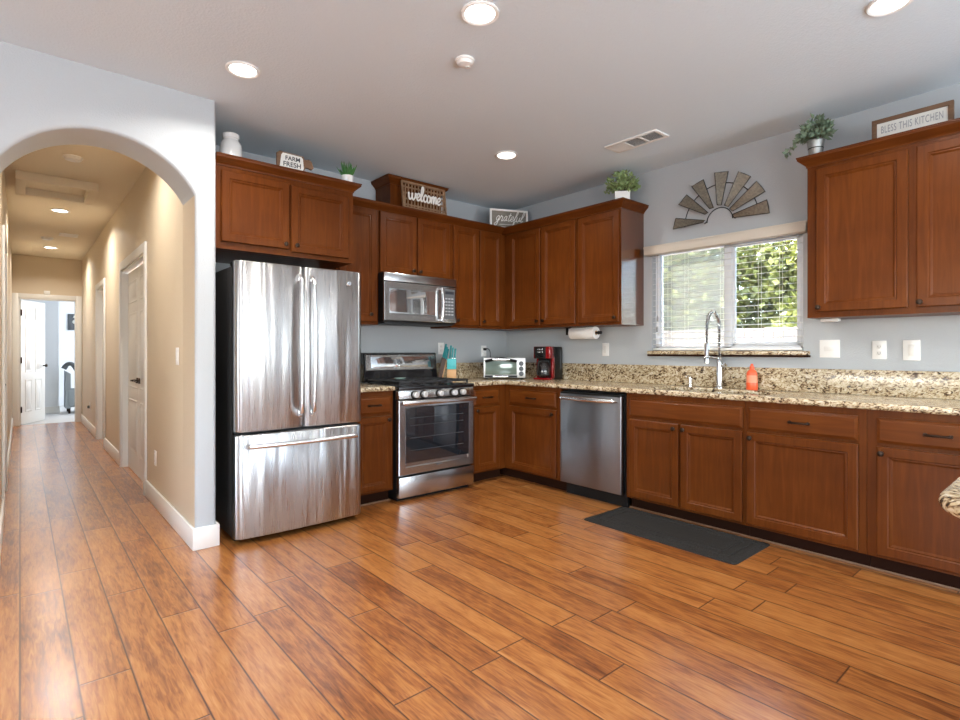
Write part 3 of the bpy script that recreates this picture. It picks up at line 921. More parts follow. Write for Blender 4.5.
# spring coil around the hose
coil = []; turns = 74; total = len(path) - 1
u_ = Vector((0, 1, 0))
for i in range(turns * 8):
    s = i / (turns * 8 - 1) * (total * .94)
    k = int(s); fr_ = s - k
    p = path[k].lerp(path[min(k + 1, total)], fr_)
    t = (path[min(k + 1, total)] - path[k]).normalized()
    u_ = (u_ - t * u_.dot(t)).normalized(); w_ = t.cross(u_)
    an = 2 * PI * i / 8
    coil.append(p + (u_ * math.cos(an) + w_ * math.sin(an)) * .0115)
MB().tube(coil, .0026, 5).build('spring', M['chrome'], fa)
mb = MB(); mb.tube([(-.114, .04, .34), (-.114, .04, .33), (-.114, .04, .25), (-.114, .04, .235), (-.114, .04, .19), (-.114, .04, .185)], [.012, .017, .016, .020, .022, .015], 14); mb.build('spray_head', M['chrome'], fa)
mb = MB(); mb.tube([(0, 0, .225), (-.06, .02, .23), (-.10, .035, .235)], .007, 8); mb.tube([(-.14, .04, .235), (-.135, .018, .235), (-.114, .016, .235), (-.093, .02, .235), (-.09, .04, .235)], .006, 8); mb.build('support_arm', M['chrome'], fa)
mb = MB(); mb.cyl((0, 0, .17), (0, -.05, .17), .017, 14); mb.tube([(0, -.05, .17), (-.015, -.062, .175), (-.07, -.07, .19)], [.010, .008, .006], 8); mb.build('lever', M['chrome'], fa)
sd = thing('soap_dispenser', 'small brushed steel pump dispenser on the worktop left of the faucet', 'soap dispenser', (4.02, 2.135, CT1))
mb = MB(); mb.lathe([(.018, 0), (.018, .005), (.012, .010), (.012, .055), (.015, .058), (.015, .066)], (0, 0, 0), 14); mb.build('base', M['steel_h'], sd)
mb = MB(); mb.tube(smooth_pts([(0, 0, .064), (0, 0, .080), (-.018, 0, .086), (-.055, 0, .082), (-.062, 0, .072)], 4), .006, 8); mb.build('spout', M['steel_h'], sd)
ob = thing('dish_soap_bottle', 'orange plastic dish soap bottle on the worktop right of the faucet', 'soap bottle', (4.00, 1.655, CT1), .3)
def oval(r, z, a=1.0, b=.68, n=20): return [(r * a * math.sin(2 * PI * k / n) * b, r * a * math.cos(2 * PI * k / n), z) for k in range(n)]
mb = MB(); mb.loops([oval(.036, 0), oval(.039, .006), oval(.038, .04), oval(.035, .085), oval(.036, .115), oval(.026, .138), oval(.014, .146), oval(.014, .150)]); mb.build('bottle', M['orange'], ob)
mb = MB(); mb.lathe([(.017, .150), (.017, .166), (.011, .170), (.008, .186), (.003, .188)], (0, 0, 0), 16); mb.build('cap', M['orange'], ob)
mb = MB(); mb.loops([oval(.0385, .052), oval(.0372, .060), oval(.0362, .085), oval(.0366, .104)], cap0=False, cap1=False); mb.build('paper_label', M['orange_lb'], ob)

# ------------------------------------------------------------------ fridge
def bowed(x0, x1, z0, z1, yf, yb, bow, n=20, rx=.016):
    """slab whose front (towards -y) bows out and rolls over at its vertical edges"""
    def ring(z, ins=0.0):
        p = []
        for i in range(n + 1):
            t = i / n
            x = x0 + (x1 - x0) * t
            y = yf - bow * (1 - (2 * t - 1) ** 2)
            e = min(x - x0, x1 - x)
            if e < rx: y += rx - math.sqrt(max(0, rx * rx - (rx - e) ** 2))
            p.append((x, y + ins, z))
        return p + [(x1, yb, z), (x0, yb, z)]
    return MB().loops([ring(z0, .012), ring(z0 + .003, .004), ring(z0 + .010), ring(z1 - .010), ring(z1 - .003, .004), ring(z1, .012)])
fr = thing('refrigerator', 'stainless french door refrigerator with bottom freezer beside the arch wall', 'refrigerator', (1.003, 3.445, 0))
FW = .850
MB().box(.003, .095, .03, FW - .003, .80, 1.735, .008).build('body', M['fridge_side'], fr)
mb = MB(); mb.box(.01, .09, .015, FW - .01, .14, .06); mb.build('base_grille', M['black'], fr)
MB().box(.0, .085, .04, FW, .098, 1.735).build('door_gasket', M['black'], fr)
xs_ = .4265
dl = bowed(.0, xs_ - .003, .695, 1.760, .012, .085, .012).build('door', M['steel_fridge'], fr, angle=50)
dr = bowed(xs_ + .003, FW, .695, 1.760, .012, .085, .012).build('door', M['steel_fridge'], fr, angle=50)
fz_ = bowed(.0, FW, .035, .680, .012, .085, .018, 30).build('freezer_drawer', M['steel_fridge'], fr, angle=50)
def bar_handle(parent, x, s):
    mb = MB()
    pts = [(x, .0, 1.69), (x, -.030, 1.68)] + [(x + s * .004 * math.sin(PI * t), -.045 - .014 * math.sin(PI * t), 1.66 - .85 * t) for t in [i / 14 for i in range(15)]] + [(x, -.030, .79), (x, .0, .78)]
    mb.tube(pts, [.012, .012] + [.0125] * 15 + [.012, .012], 12)
    mb.box(x - .013, -.02, 1.655, x + .013, .008, 1.70, .004); mb.box(x - .013, -.02, .77, x + .013, .008, .815, .004)
    return mb.build('handle', M['steel_h'], parent)
bar_handle(dl, xs_ - .036, -1); bar_handle(dr, xs_ + .046, 1)
mb = MB(); mb.tube([(.06, .0, .61), (.06, -.04, .612)] + [(.065 + .71 * t, -.055 - .02 * math.sin(PI * t), .612) for t in [i / 16 for i in range(17)]] + [(.78, -.04, .612), (.78, .0, .61)], .0145, 12)
mb.build('handle', M['steel_h'], fz_)
mb = MB(); mb.tube([(.745, .004, 1.672), (.745, -.004, 1.672), (.745, -.007, 1.672)], [.017, .017, .013], 20); mb.build('badge', M['chrome'], dr)
mb = MB(); mb.tube(smooth_pts([(.738, -.0075, 1.668), (.743, -.0075, 1.679), (.750, -.0075, 1.678), (.746, -.0075, 1.667), (.752, -.0075, 1.664)], 4), .0012, 5); mb.build('badge_mark', M['butter'], dr)
for x in (.03, FW - .07):
    MB().box(x - .02, .06, 1.738, x + .06, .18, 1.766, .006).build('hinge_cover', M['black'], fr)
MB().box(-.001, .02, .682, .03, .07, .694).build('hinge', M['black'], fr)

# ------------------------------------------------------------------ range
M['mirror'] = simple('mirror_dark_glass', (.60, .63, .66), .03, .9, 0, 10, 1.0)
rg = thing('range', 'stainless gas range with black cooktop between the base cabinets', 'stove', (2.267, 3.62, 0))
RWD = .766
mb = MB(); mb.box(.004, .045, .02, RWD - .004, .66, .885); mb.build('body', M['black'], rg)
MB().box(.02, .06, 0, RWD - .02, .64, .022).build('base', M['black'], rg)
mb = MB(); mb.box(.0, .0, .032, RWD, .045, .196, .006); mb.build('storage_drawer', M['steel'], rg)
od = MB().panel(.0, RWD, .208, .806, [(0, .045), (0, .006), (.006, 0), (.062, 0), (.070, .004)])
od = od.build('oven_door', M['steel'], rg, angle=20)
od_glass = MB().panel(.058, RWD - .058, .305, .752, [(0, .004), (0, -.002), (.004, -.003)]).build('oven_glass', M['glass_dark'], od)
mb = MB()
for z in (.40, .50, .60, .66):
    mb.box(.10, -.0042, z, RWD - .12, -.003, z + .004)
mb.build('oven_rack', simple('dim_rack_wire', (.10, .105, .11), .3, .6), od_glass)
mb = MB(); mb.box(.004, -.058, .770, RWD - .004, -.026, .806, .012, 3); mb.box(.03, -.035, .780, .06, .004, .800, .003); mb.box(RWD - .06, -.035, .780, RWD - .03, .004, .800, .003)
mb.build('handle', M['steel_h'], od)
mb = MB(); mb.tube([(.372, -.0002, .262), (.372, -.0015, .262)], [.010, .010], 16); mb.box(.386, -.0015, .258, .425, -.0002, .265); mb.build('maker_mark', M['butter'], od)
mb = MB(); mb.box(.0, .005, .814, RWD, .06, .886, .006); pnl = mb.build('control_panel', M['steel'], rg)
for x in (.145, .232, .392, .540, .632):
    mb = MB(); mb.tube([(x, .006, .848), (x, -.004, .848), (x, -.006, .848), (x, -.034, .848), (x, -.039, .848)], [.024, .024, .0245, .0235, .019], 18)
    k = mb.build('knob', M['knob'], pnl)
    MB().tube([(x, .006, .848), (x, -.0045, .848)], .0335, 20).build('knob_shadow_ring', M['black'], k)  # black disc stands in for the shadow ring around the knob
mb = MB(); mb.box(-.002, -.006, .888, RWD + .002, .60, .917, .006); mb.box(.04, .05, .915, RWD - .04, .55, .921, .003); mb.build('cooktop', M['enamel'], rg)
for i, (x, y, r) in enumerate(((.17, .17, .045), (.17, .43, .035), (.383, .30, .05), (.60, .17, .04), (.60, .43, .03))):
    mb = MB(); mb.lathe([(r + .012, .921), (r + .010, .928), (r, .929), (r, .938), (r - .006, .942), (.002, .942)], (x, y, 0), 20); mb.build('burner', M['iron'], rg)
for i in range(3):
    x0 = .035 + i * .235; x1 = x0 + .226
    mb = MB(); z = .947; b = .006
    for a in ((x0, .05, x1, .05), (x0, .55, x1, .55), (x0, .05, x0, .55), (x1, .05, x1, .55), (x0, .17, x1, .17), (x0, .30, x1, .30), (x0, .43, x1, .43), ((x0 + x1) / 2, .05, (x0 + x1) / 2, .55)):
        mb.box(min(a[0], a[2]) - b, min(a[1], a[3]) - b, z - .008, max(a[0], a[2]) + b, max(a[1], a[3]) + b, z + .006, .002)
    for px in (x0, x1):
        for py in (.05, .30, .55): mb.box(px - b, py - b, .920, px + b, py + b, z)
    mb.build('grate', M['iron'], rg)
# backguard leaning slightly back
bg = MB(); bg.poly([(.585, .925), (.70, .925), (.70, 1.185), (.625, 1.185), (.610, 1.175)], .012, RWD + .03, 'x'); bgo = bg.build('backguard', M['enamel'], rg)
tilt = math.atan2(.025, .275)
def on_guard(mb, y0=.585, z0=.90):
    return mb.xf(Matrix.Translation((0, y0, z0)) @ Matrix.Rotation(-tilt, 4, 'X'))
on_guard(MB().panel(.032, RWD + .022, .125, .270, [(0, .012), (0, -.006), (.004, -.009)])).build('guard_panel', M['steel'], bgo)
on_guard(MB().panel(.082, RWD - .018, .148, .248, [(0, -.006), (0, -.0100), (.003, -.011)])).build('display', M['mirror'], bgo)
sr = thing('spoon_rest', 'pale green ceramic spoon rest lying on the cooktop grates', 'spoon rest', (2.50, 3.98, .954), .5)
mb = MB(); mb.loops([[(1.6 * r * math.cos(2 * PI * k / 18), r * math.sin(2 * PI * k / 18), z) for k in range(18)] for r, z in ((.02, 0), (.036, .002), (.046, .014), (.044, .014), (.034, .006), (.01, .004))])
mb.build('dish', simple('pale_green_glaze', (.35, .50, .46), .25), sr)

# ------------------------------------------------------------------ microwave
mw = thing('microwave', 'stainless over-the-range microwave under the short cabinet', 'microwave', (2.302, 3.905, 1.445))
MWW = .762
MB().box(.0, .02, .0, MWW, YS - 3.905 - .003, .416, .003).build('body', M['black'], mw)
MB().box(.0, .0, .345, MWW, .022, .414, .004).build('vent_strip', M['steel'], mw)
dm = MB().panel(.0, .600, .012, .338, [(0, .022), (0, .003), (.004, 0), (.055, 0), (.060, .004)]).build('door', M['steel'], mw, angle=20)
MB().panel(.050, .548, .075, .285, [(0, .006), (0, -.001), (.012, -.003)]).build('door_glass', M['mirror'], dm)
mb = MB(); mb.tube([(.574, .0, .318)] + [(.574 + .004 * math.sin(PI * t), -.035 - .010 * math.sin(PI * t), .315 - .28 * t) for t in [i / 10 for i in range(11)]] + [(.574, .0, .032)], .013, 10); mb.build('handle', M['steel_h'], dm)
MB().box(.603, .0, .012, MWW, .022, .338, .003).build('control_frame', M['steel'], mw)
kp = MB().panel(.618, MWW - .022, .045, .318, [(0, .004), (0, -.0015), (.003, -.0025)]).build('keypad', M['butter'], mw)
mb = MB()
for r_ in range(6):
    for c_ in range(3):
        x = .632 + c_ * .034; z = .225 - r_ * .029
        mb.box(x, -.0034, z, x + .022, -.0022, z + .012)
mb.build('buttons', simple('pale_key_print', (.35, .37, .40), .5), kp)
MB().box(.630, -.0034, .272, MWW - .034, -.0022, .298).build('display', M['display'], kp)
mb = MB(); mb.box(.02, .03, -.012, MWW - .02, .36, .0); mb.build('underside_grille', M['iron'], mw)

# ------------------------------------------------------------------ dishwasher
dw = thing('dishwasher', 'stainless dishwasher between the corner cabinet and the sink base', 'dishwasher', (3.445, 2.982, 0), RW)
DWW = .602
MB().box(-.008, .055, .10, DWW + .008, .62, .872).build('body', M['black'], dw)
MB().box(.0, .085, .0, DWW, .11, .10).build('toe_panel', M['black'], dw)
ddr = MB(); ddr.box(.0, .0, .108, DWW, .053, .858, .006, 3); ddr = ddr.build('door', M['steel_dw'], dw)
mb = MB(); mb.box(.004, -.001, .846, DWW - .004, .05, .862, .003); mb.build('control_strip', M['black'], ddr)
mb = MB()
mb.tube([(.035, .0, .812), (.040, -.03, .815)] + [(.045 + .512 * t, -.040 - .016 * math.sin(PI * t), .816) for t in [i / 12 for i in range(13)]] + [(.562, -.03, .815), (.567, .0, .812)], [.012, .012] + [.016 + .004 * math.sin(PI * i / 12) for i in range(13)] + [.012, .012], 12)
mb.build('handle', M['steel_h'], ddr)

# ------------------------------------------------------------------ floor mat
mt = thing('floor_mat', 'charcoal rubber anti-fatigue mat on the floor before the sink cabinet', 'mat', (3.035, 1.345, 0), 0)
mb = MB(); W_, L_ = .50, 1.075
def rr_(i, z, r=.03, n=5):
    p = []
    for cx2, cy2, a0 in ((W_ - i - r, L_ - i - r, 0), (i + r, L_ - i - r, PI / 2), (i + r, i + r, PI), (W_ - i - r, i + r, 3 * PI / 2)):
        for k in range(n): p.append((cx2 + r * math.cos(a0 + PI / 2 * k / (n - 1)), cy2 + r * math.sin(a0 + PI / 2 * k / (n - 1)), z))
    return p
mb.loops([rr_(0, 0), rr_(0, .003), rr_(.045, .016), rr_(.052, .016), rr_(.056, .010, .025), rr_(.070, .010, .025), rr_(.074, .016, .025), rr_(.110, .016, .02), rr_(.114, .010, .02), rr_(.128, .010, .02), rr_(.132, .016, .02)])
mb.build('mat', M['mat'], mt, angle=25)

# ------------------------------------------------------------------ small appliances and things on the worktop
F_ = Vector((math.sin(YAW), math.cos(YAW), 0)); R_ = Vector((math.cos(YAW), -math.sin(YAW), 0))
to = thing('toaster_oven', 'small silver toaster oven in the corner of the worktop', 'toaster oven', tuple(F_ * 5.27 + R_ * (5.27 * 24.5 / 536.2) + Vector((0, 0, CT1))), -YAW)
TW, TH, TD = .205, .212, .23
mb = MB(); mb.box(-TW, .012, .015, TW, TD, TH, .012, 3); mb.build('body', M['black'], to)
mb = MB(); mb.box(-TW, .0, .015, TW, .02, TH, .004); mb.build('front_frame', M['knob'], to)
dg_ = MB().panel(-TW + .015, TW - .085, .045, TH - .03, [(0, .004), (0, -.004), (.006, -.006)]).build('door', simple('toaster_glass', (.13, .17, .14), .12, .2, 0, 10, .4), to)
mb = MB(); mb.tube(smooth_pts([(-TW + .02, -.006, TH - .034), (-TW + .06, -.03, TH - .024), (-.04, -.046, TH - .006), (TW - .14, -.03, TH - .024), (TW - .09, -.006, TH - .034)], 4), .014, 8); mb.build('handle', M['black'], dg_)
mb = MB(); mb.box(-TW + .085, -.062, TH - .026, TW - .155, -.046, TH - .004, .006); mb.build('handle_grip', M['steel_h'], dg_)
for z in (.155, .105, .055):
    mb = MB(); mb.tube([(TW - .04, .0, z), (TW - .04, -.004, z), (TW - .04, -.016, z), (TW - .04, -.018, z)], [.024, .0165, .015, .010], 14); mb.build('knob', M['butter'], to)
mb = MB(); mb.box(-TW + .01, -.002, .018, TW - .08, .004, .040); mb.build('crumb_tray', M['black'], to)
MB().box(-TW + .09, -.010, .020, TW - .17, -.002, .036, .003).build('tray_handle', M['steel_h'], to)
for x in (-TW + .03, TW - .03):
    for y in (.03, TD - .03): MB().cyl((x, y, 0), (x, y, .017), .012, 10).build('foot', M['black'], to)
cd = smooth_pts([(3.765, 4.315, 1.215), (3.785, 4.285, 1.225), (3.81, 4.275, 1.19), (3.815, 4.28, 1.08), (3.80, 4.26, .96), (3.77, 4.20, .93)], 5)
TI = (Matrix.Translation(to.location) @ Matrix.Rotation(-YAW, 4, 'Z')).inverted()
pc = MB().tube(cd, .0045, 8).xf(TI).build('power_cord', M['black'], to)
mb = MB(); mb.box(3.748, 4.292, 1.205, 3.778, 4.318, 1.232, .005); mb.xf(TI); mb.build('plug', M['black'], pc)

cm = thing('coffee_maker', 'red and black drip coffee maker on the worktop left of the towel roll', 'coffee maker', (3.835, 3.53, CT1), math.radians(192 + 90))
cw = .092
mb = MB(); mb.box(-cw, .03, .0, cw, .215, .322, .014, 3); mb.build('body', M['black'], cm)
mb = MB(); mb.box(-cw, -.035, .0, cw, .05, .022, .008, 2); mb.build('base', M['red'], cm)
mb = MB(); mb.box(-cw - .001, -.035, .205, cw + .001, .04, .323, .012, 3); mb.build('brew_head', M['red'], cm)
mb = MB(); mb.box(-cw - .0008, .022, .02, -cw + .024, .06, .22, .004); mb.box(cw - .024, .022, .02, cw + .0008, .06, .22, .004); mb.build('side_column', M['red'], cm)
mb = MB(); mb.box(-.080, -.039, .207, .046, -.030, .320, .004); pnl2 = mb.build('control_panel', M['black'], cm)
mb = MB()
for r_ in range(2):
    for c_ in range(2): mb.box(-.045 + c_ * .034, -.041, .262 + r_ * .024, -.018 + c_ * .034, -.037, .278 + r_ * .024, .002)
mb.box(-.045, -.041, .226, .02, -.037, .234); mb.build('buttons', M['chrome'], pnl2)
mb = MB(); mb.lathe([(.050, .032), (.066, .045), (.070, .080), (.062, .130), (.046, .165), (.044, .172)], (0, -.0 + .028 - .055 + .03, 0), 24, True, False); mb.build('carafe', simple('smoked_carafe_glass', (.012, .010, .010), .06, 0, 0, 10, .3), cm)
mb = MB(); mb.lathe([(.047, .170), (.050, .178), (.050, .190), (.030, .200), (.002, .202)], (0, .003, 0), 20); mb.build('carafe_lid', M['black'], cm)
mb = MB(); mb.tube(smooth_pts([(0, -.040, .182), (.0, -.085, .178), (.0, -.100, .140), (.0, -.090, .090), (.0, -.062, .075)], 5), .008, 8); mb.build('carafe_handle', M['black'], cm)
mb = MB(); mb.box(cw - .002, .165, .10, cw + .003, .180, .29); mb.build('water_gauge', M['butter'], cm)

# knife block and its knives
KD = 5.14
KP = F_ * KD + R_ * (KD * (446.6 - 480) / 536.2) + Vector((0, 0, CT1))
kb = thing('knife_block', 'two-part wooden knife block with a teal front piece beside the range', 'knife block', tuple(KP), -YAW)
MB().poly([(-.082, 0), (-.050, 0), (-.004, .192), (-.048, .218)], .0, .10, 'y').build('leaning_block', M['brown'], kb)
MB().poly([(-.0495, 0), (-.041, 0), (.004, .187), (-.0035, .192)], .0, .10, 'y').build('block_face', M['pine'], kb)
MB().box(.006, -.03, 0, .092, .06, .105, .003).build('front_block', M['pine'], kb)
MB().box(.006, -.03, .105, .092, .06, .205, .003).build('front_block_top', M['teal_lt'], kb)
KR = Matrix.Rotation(-YAW, 4, 'Z')
def knife(px, py, pz, tip, label, wdt=.012, ln=.115):
    base = KP + (KR @ Vector((px, py, pz)))
    r = thing('kitchen_knife', label, 'knife', tuple(base), -YAW, 'teal knives in the block')
    d = Vector(tip).normalized()
    mb = MB(); P0 = d * .004; P1 = d * ln
    mb.tube([P0, d * .012, d * .05, d * .09, P1, P1 + d * .004], [wdt * .7, wdt, wdt * .85, wdt * .95, wdt, wdt * .5], 8)
    mb.build('handle', M['teal'], r)
    mb = MB(); mb.tube([d * .0005, d * .006], wdt * .75, 8); mb.build('bolster', M['chrome'], r)
    return r
up = (.235, 0, .97)
knife(-.038, .05, .214, up, 'tallest teal handled knife at the far left of the block', .0105, .135)
knife(-.022, .03, .205, up, 'second teal knife from the left in the leaning block', .0085, .115)
knife(-.010, .07, .198, up, 'teal knife at the right side of the leaning block', .0085, .10)
up2 = (.10, 0, .99)
knife(.028, .03, .2055, up2, 'left teal knife standing in the teal topped front piece', .009, .125)
knife(.052, .0, .2055, up2, 'middle teal knife standing in the teal topped front piece', .009, .105)
knife(.075, .03, .2055, up2, 'right teal knife standing in the teal topped front piece', .009, .095)

# paper towel roll on its holder under the wall cabinet
ph = thing('paper_towel_holder', 'black wall cabinet mounted paper towel holder', 'towel holder', (3.915, .035, 1.42))
mb = MB(); mb.cyl((0, 2.895, -.056), (0, 3.27, -.056), .008, 10); mb.box(-.012, 3.262, -.07, .012, 3.272, 0); mb.box(-.03, 3.20, -.006, .03, 3.272, .0); mb.build('rod', M['black'], ph)
mb = MB(); mb.tube([(0, 2.872, -.056), (0, 2.876, -.056), (0, 2.900, -.056), (0, 2.905, -.056)], [.010, .014, .014, .018], 12); mb.build('end_knob', M['black'], ph)
pt = thing('paper_towel_roll', 'white paper towel roll hanging under the wall cabinet', 'paper towel', (3.915, 2.965, 1.364))
mb = MB()
nn = 28
def ryl(r, y): return [(r * math.cos(2 * PI * k / nn), y, r * math.sin(2 * PI * k / nn)) for k in range(nn)]
mb.loops([ryl(.020, 0), ryl(.054, 0), ryl(.056, .003), ryl(.056, .275), ryl(.054, .278), ryl(.020, .278), ryl(.020, 0)], cap0=False, cap1=False); mb.build('roll', M['paper'], pt)
mb = MB(); mb.loops([ryl(.0195, -.001), ryl(.0165, -.001), ryl(.0165, .279), ryl(.0195, .279), ryl(.0195, -.001)], cap0=False, cap1=False); mb.build('core', M['pine'], pt)
ul = thing('under_cabinet_light', 'slim white light bar under the wall cabinet right of the window', 'light', (3.96, 1.20, 1.389))
MB().box(-.03, -.10, 0, .03, .0, .018, .004).build('housing', M['plate'], ul)

# ------------------------------------------------------------------ outlets and switches
def plate_on_right(name, label, y, z, w, h, n_rocker, cat, kind='rocker', horiz=False, group=None):
    r = thing(name, label, cat, (XW, y, z), RW, group)
    MB().box(-w / 2, -.006, -h / 2, w / 2, -.0005, h / 2, .002).build('wall_plate', M['plate'], r)
    for i in range(n_rocker):
        x = (i - (n_rocker - 1) / 2) * .046
        if kind == 'rocker':
            if horiz: MB().box(-.033, -.010, -.016, .033, -.005, .016, .002).build('rocker', M['white'], r)
            else: MB().box(x - .016, -.010, -.033, x + .016, -.005, .033, .002).build('rocker', M['white'], r)
        else:
            for dz in (-.02, .02):
                mb = MB(); mb.box(x - .015, -.0085, dz - .014, x + .015, -.005, dz + .014, .003); so = mb.build('socket', M['white'], r)
                mb = MB(); mb.box(x - .007, -.0090, dz - .004, x - .005, -.0083, dz + .006); mb.box(x + .005, -.0090, dz - .004, x + .007, -.0083, dz + .006); mb.box(x - .002, -.0090, dz - .010, x + .002, -.0083, dz - .006); mb.build('slots', M['ink'], so)
    return r
plate_on_right('light_switch', 'white switch plate nearest the window sill, wider than tall', 1.195, 1.215, .118, .118, 1, 'switch', horiz=True)
plate_on_right('power_outlet', 'white outlet plate between two switch plates right of the window', .923, 1.207, .074, .116, 1, 'outlet', 'outlet')
plate_on_right('light_switch', 'white double switch plate farthest right above the backsplash', .762, 1.205, .085, .125, 1, 'switch')
plate_on_right('light_switch', 'white single switch plate below the paper towel roll', 2.997, 1.214, .072, .118, 1, 'switch')
def plate_on_stove(label, x, z):
    r = thing('power_outlet', label, 'outlet', (x, YS, z), 0)
    MB().box(-.036, -.006, -.058, .036, -.0005, .058, .002).build('wall_plate', M['plate'], r)
    for dz in (-.02, .02):
        so = MB().box(-.015, -.0085, dz - .014, .015, -.005, dz + .014, .003).build('socket', M['white'], r)
        MB().box(-.007, -.0090, dz - .004, -.005, -.0083, dz + .006).build('slots', M['ink'], so)
    return r
plate_on_stove('white outlet with black plug on the stove wall above the toaster oven', 3.765, 1.20)
plate_on_stove('white outlet on the stove wall half hidden behind the knives', 3.20, 1.225)
def hall_plate(name, label, cat, y, z, kind):
    r = thing(name, label, cat, (HX1, y, z), RW)
    MB().box(-.036, -.006, -.058, .036, -.0005, .058, .002).build('wall_plate', M['plate'], r)
    if kind: MB().box(-.016, -.011, -.033, .016, -.005, .033, .002).build('rocker', M['white'], r)
    else:
        for dz in (-.02, .02): MB().box(-.015, -.0085, dz - .014, .015, -.005, dz + .014, .003).build('socket', M['white'], r)
    return r
hall_plate('light_switch', 'white light switch on the tan hall wall inside the arch', 'switch', 4.03, 1.165, True)
hall_plate('power_outlet', 'white outlet low on the tan hall wall inside the arch', 'outlet', 4.80, .37, False)
o = hall_plate('power_outlet', 'outlet with dark plug low on the hall wall near its far end', 'outlet', 9.9, .375, False)
MB().box(-.02, -.035, -.03, .02, -.0086, .01, .004).build('plug', M['butter'], o)
MB().box(-.04, -.03, 2.128, .04, 0, 2.185, .006).xf(Matrix.Translation((.335, HY1 - .0, 0))).build('door_sensor', M['plate'])
tag(bpy.data.objects['door_sensor'], 'small white sensor box above the door at the hall end', 'sensor')

# ------------------------------------------------------------------ ceiling fittings
def downlight(label, x, y, on=True, r=.088, watts=LAMP_W):
    t = thing('ceiling_light', label, 'ceiling light', (x, y, CH))
    mb = MB(); mb.lathe([(r, 0), (r, -.006), (r - .006, -.010), (r - .016, -.008), (r - .020, -.004), (r - .020, 0)], (0, 0, 0), 32, False, False); mb.build('trim_ring', M['plate'], t)
    mb = MB(); mb.lathe([(.001, -.005), (r - .020, -.005)], (0, 0, 0), 32, False, False); mb.build('lens', M['lamp'], t)
    light('AREA', 'downlight', (x, y, CH - .014), watts, LAMP, (0, 0, 0), shape='DISK', size=.14, spread=math.radians(150))
    return t
downlight('round recessed light in the kitchen ceiling nearest the arch', .926, 3.07)
downlight('round recessed light at the top centre of the kitchen ceiling', 1.591, 1.854)
downlight('round recessed light before the inside corner of the cabinets', 2.90, 3.06)
downlight('round recessed light cut by the top right edge of the photo', 2.92, .62)
downlight('added unseen recessed light behind the viewpoint over the peninsula side', 1.2, -1.6)  # this and the next two: unseen fittings added for even room light
downlight('added unseen recessed light behind the viewpoint over the living side', -1.4, -1.2)
downlight('added unseen recessed light left of the viewpoint before the arch wall', -1.4, 1.7)
downlight('recessed hall ceiling light nearest the arch', .334, 7.45, watts=22)
downlight('recessed hall ceiling light nearest the far door', .344, 10.2, watts=20)
downlight('recessed hall ceiling light just inside the arch', .35, 4.45, watts=14)
def detector(label, x, y, r=.07):
    t = thing('smoke_detector', label, 'smoke detector', (x, y, CH))
    mb = MB(); mb.lathe([(r, 0), (r, -.010), (r - .006, -.012), (r - .012, -.026), (r - .03, -.032), (.002, -.033)], (0, 0, 0), 28, False, True); mb.build('cover', M['plate'], t)
    mb = MB(); mb.lathe([(.012, -.0325), (.012, -.036), (.001, -.036)], (r * .4, 0, 0), 12, False, True); mb.build('test_button', M['white'], t)
    return t
detector('round white smoke detector on the kitchen ceiling', 1.787, 2.205, .05)
detector('round white smoke detector on the hall ceiling just past the arch', .32, 5.33, .065)
detector('round white detector on the hall ceiling between its two far lights', .28, 9.35, .07)
hv = thing('hall_vent', 'small square vent on the hall ceiling near the right wall', 'vent', (.49, 8.95, CH))
mb = MB(); mb.box(-.10, -.10, -.012, .10, .10, 0, .004)
for i in range(5): mb.box(-.08, -.075 + i * .035, -.016, .08, -.063 + i * .035, -.012)
mb.build('grille', M['plate'], hv)
cv_ = thing('ceiling_vent', 'rectangular white air vent in the kitchen ceiling near the window wall', 'vent', (3.43, 2.24, CH))
mb = MB()
for a in ((-.09, -.215, -.065, .215), (.065, -.215, .09, .215), (-.065, -.215, .065, -.19), (-.065, .19, .065, .215), (-.065, -.075, .065, -.055), (-.065, .055, .065, .075)):
    mb.box(a[0], a[1], -.010, a[2], a[3], 0, .002)
mb.build('frame', M['plate'], cv_)
mb = MB(); mb.box(-.065, -.19, -.003, .065, .055, -.001); mb.build('duct_screen', M['vent_dark'], cv_)
mb = MB()
for s_, (a, b) in enumerate(((-.19, -.075), (-.055, .055), (.075, .19))):
    k = 8 if s_ < 2 else 6
    for i in range(k):
        x = -.058 + i * .116 / (k - 1)
        if s_ == 2: mb.box(x - .010, a, -.009, x + .010, b, -.006)
        else: mb.loops([[(x - .001, y, -.010), (x + .004, y, -.003), (x + .005, y, -.003), (x, y, -.010)] for y in (a, b)])
mb.build('louvres', M['plate'], cv_)

# ------------------------------------------------------------------ decor on top of the cabinets
TOPF = 1.862 + .535 + .066; TOPS = 2.385 + .066; TOPR = 1.407 + .945 + .066
jr = thing('white_jar', 'white glazed jar with narrow neck on the fridge cabinet', 'jar', (1.075, 3.82, TOPF))
mb = MB(); mb.lathe([(.052, 0), (.060, .006), (.062, .05), (.060, .10), (.050, .122), (.040, .130), (.040, .138), (.046, .142), (.047, .165), (.042, .168), (.036, .166), (.034, .13)], (0, 0, 0), 28, True, True); mb.xf(Matrix.Scale(1.13, 4)); mb.build('jar_body', M['ceramic'], jr)

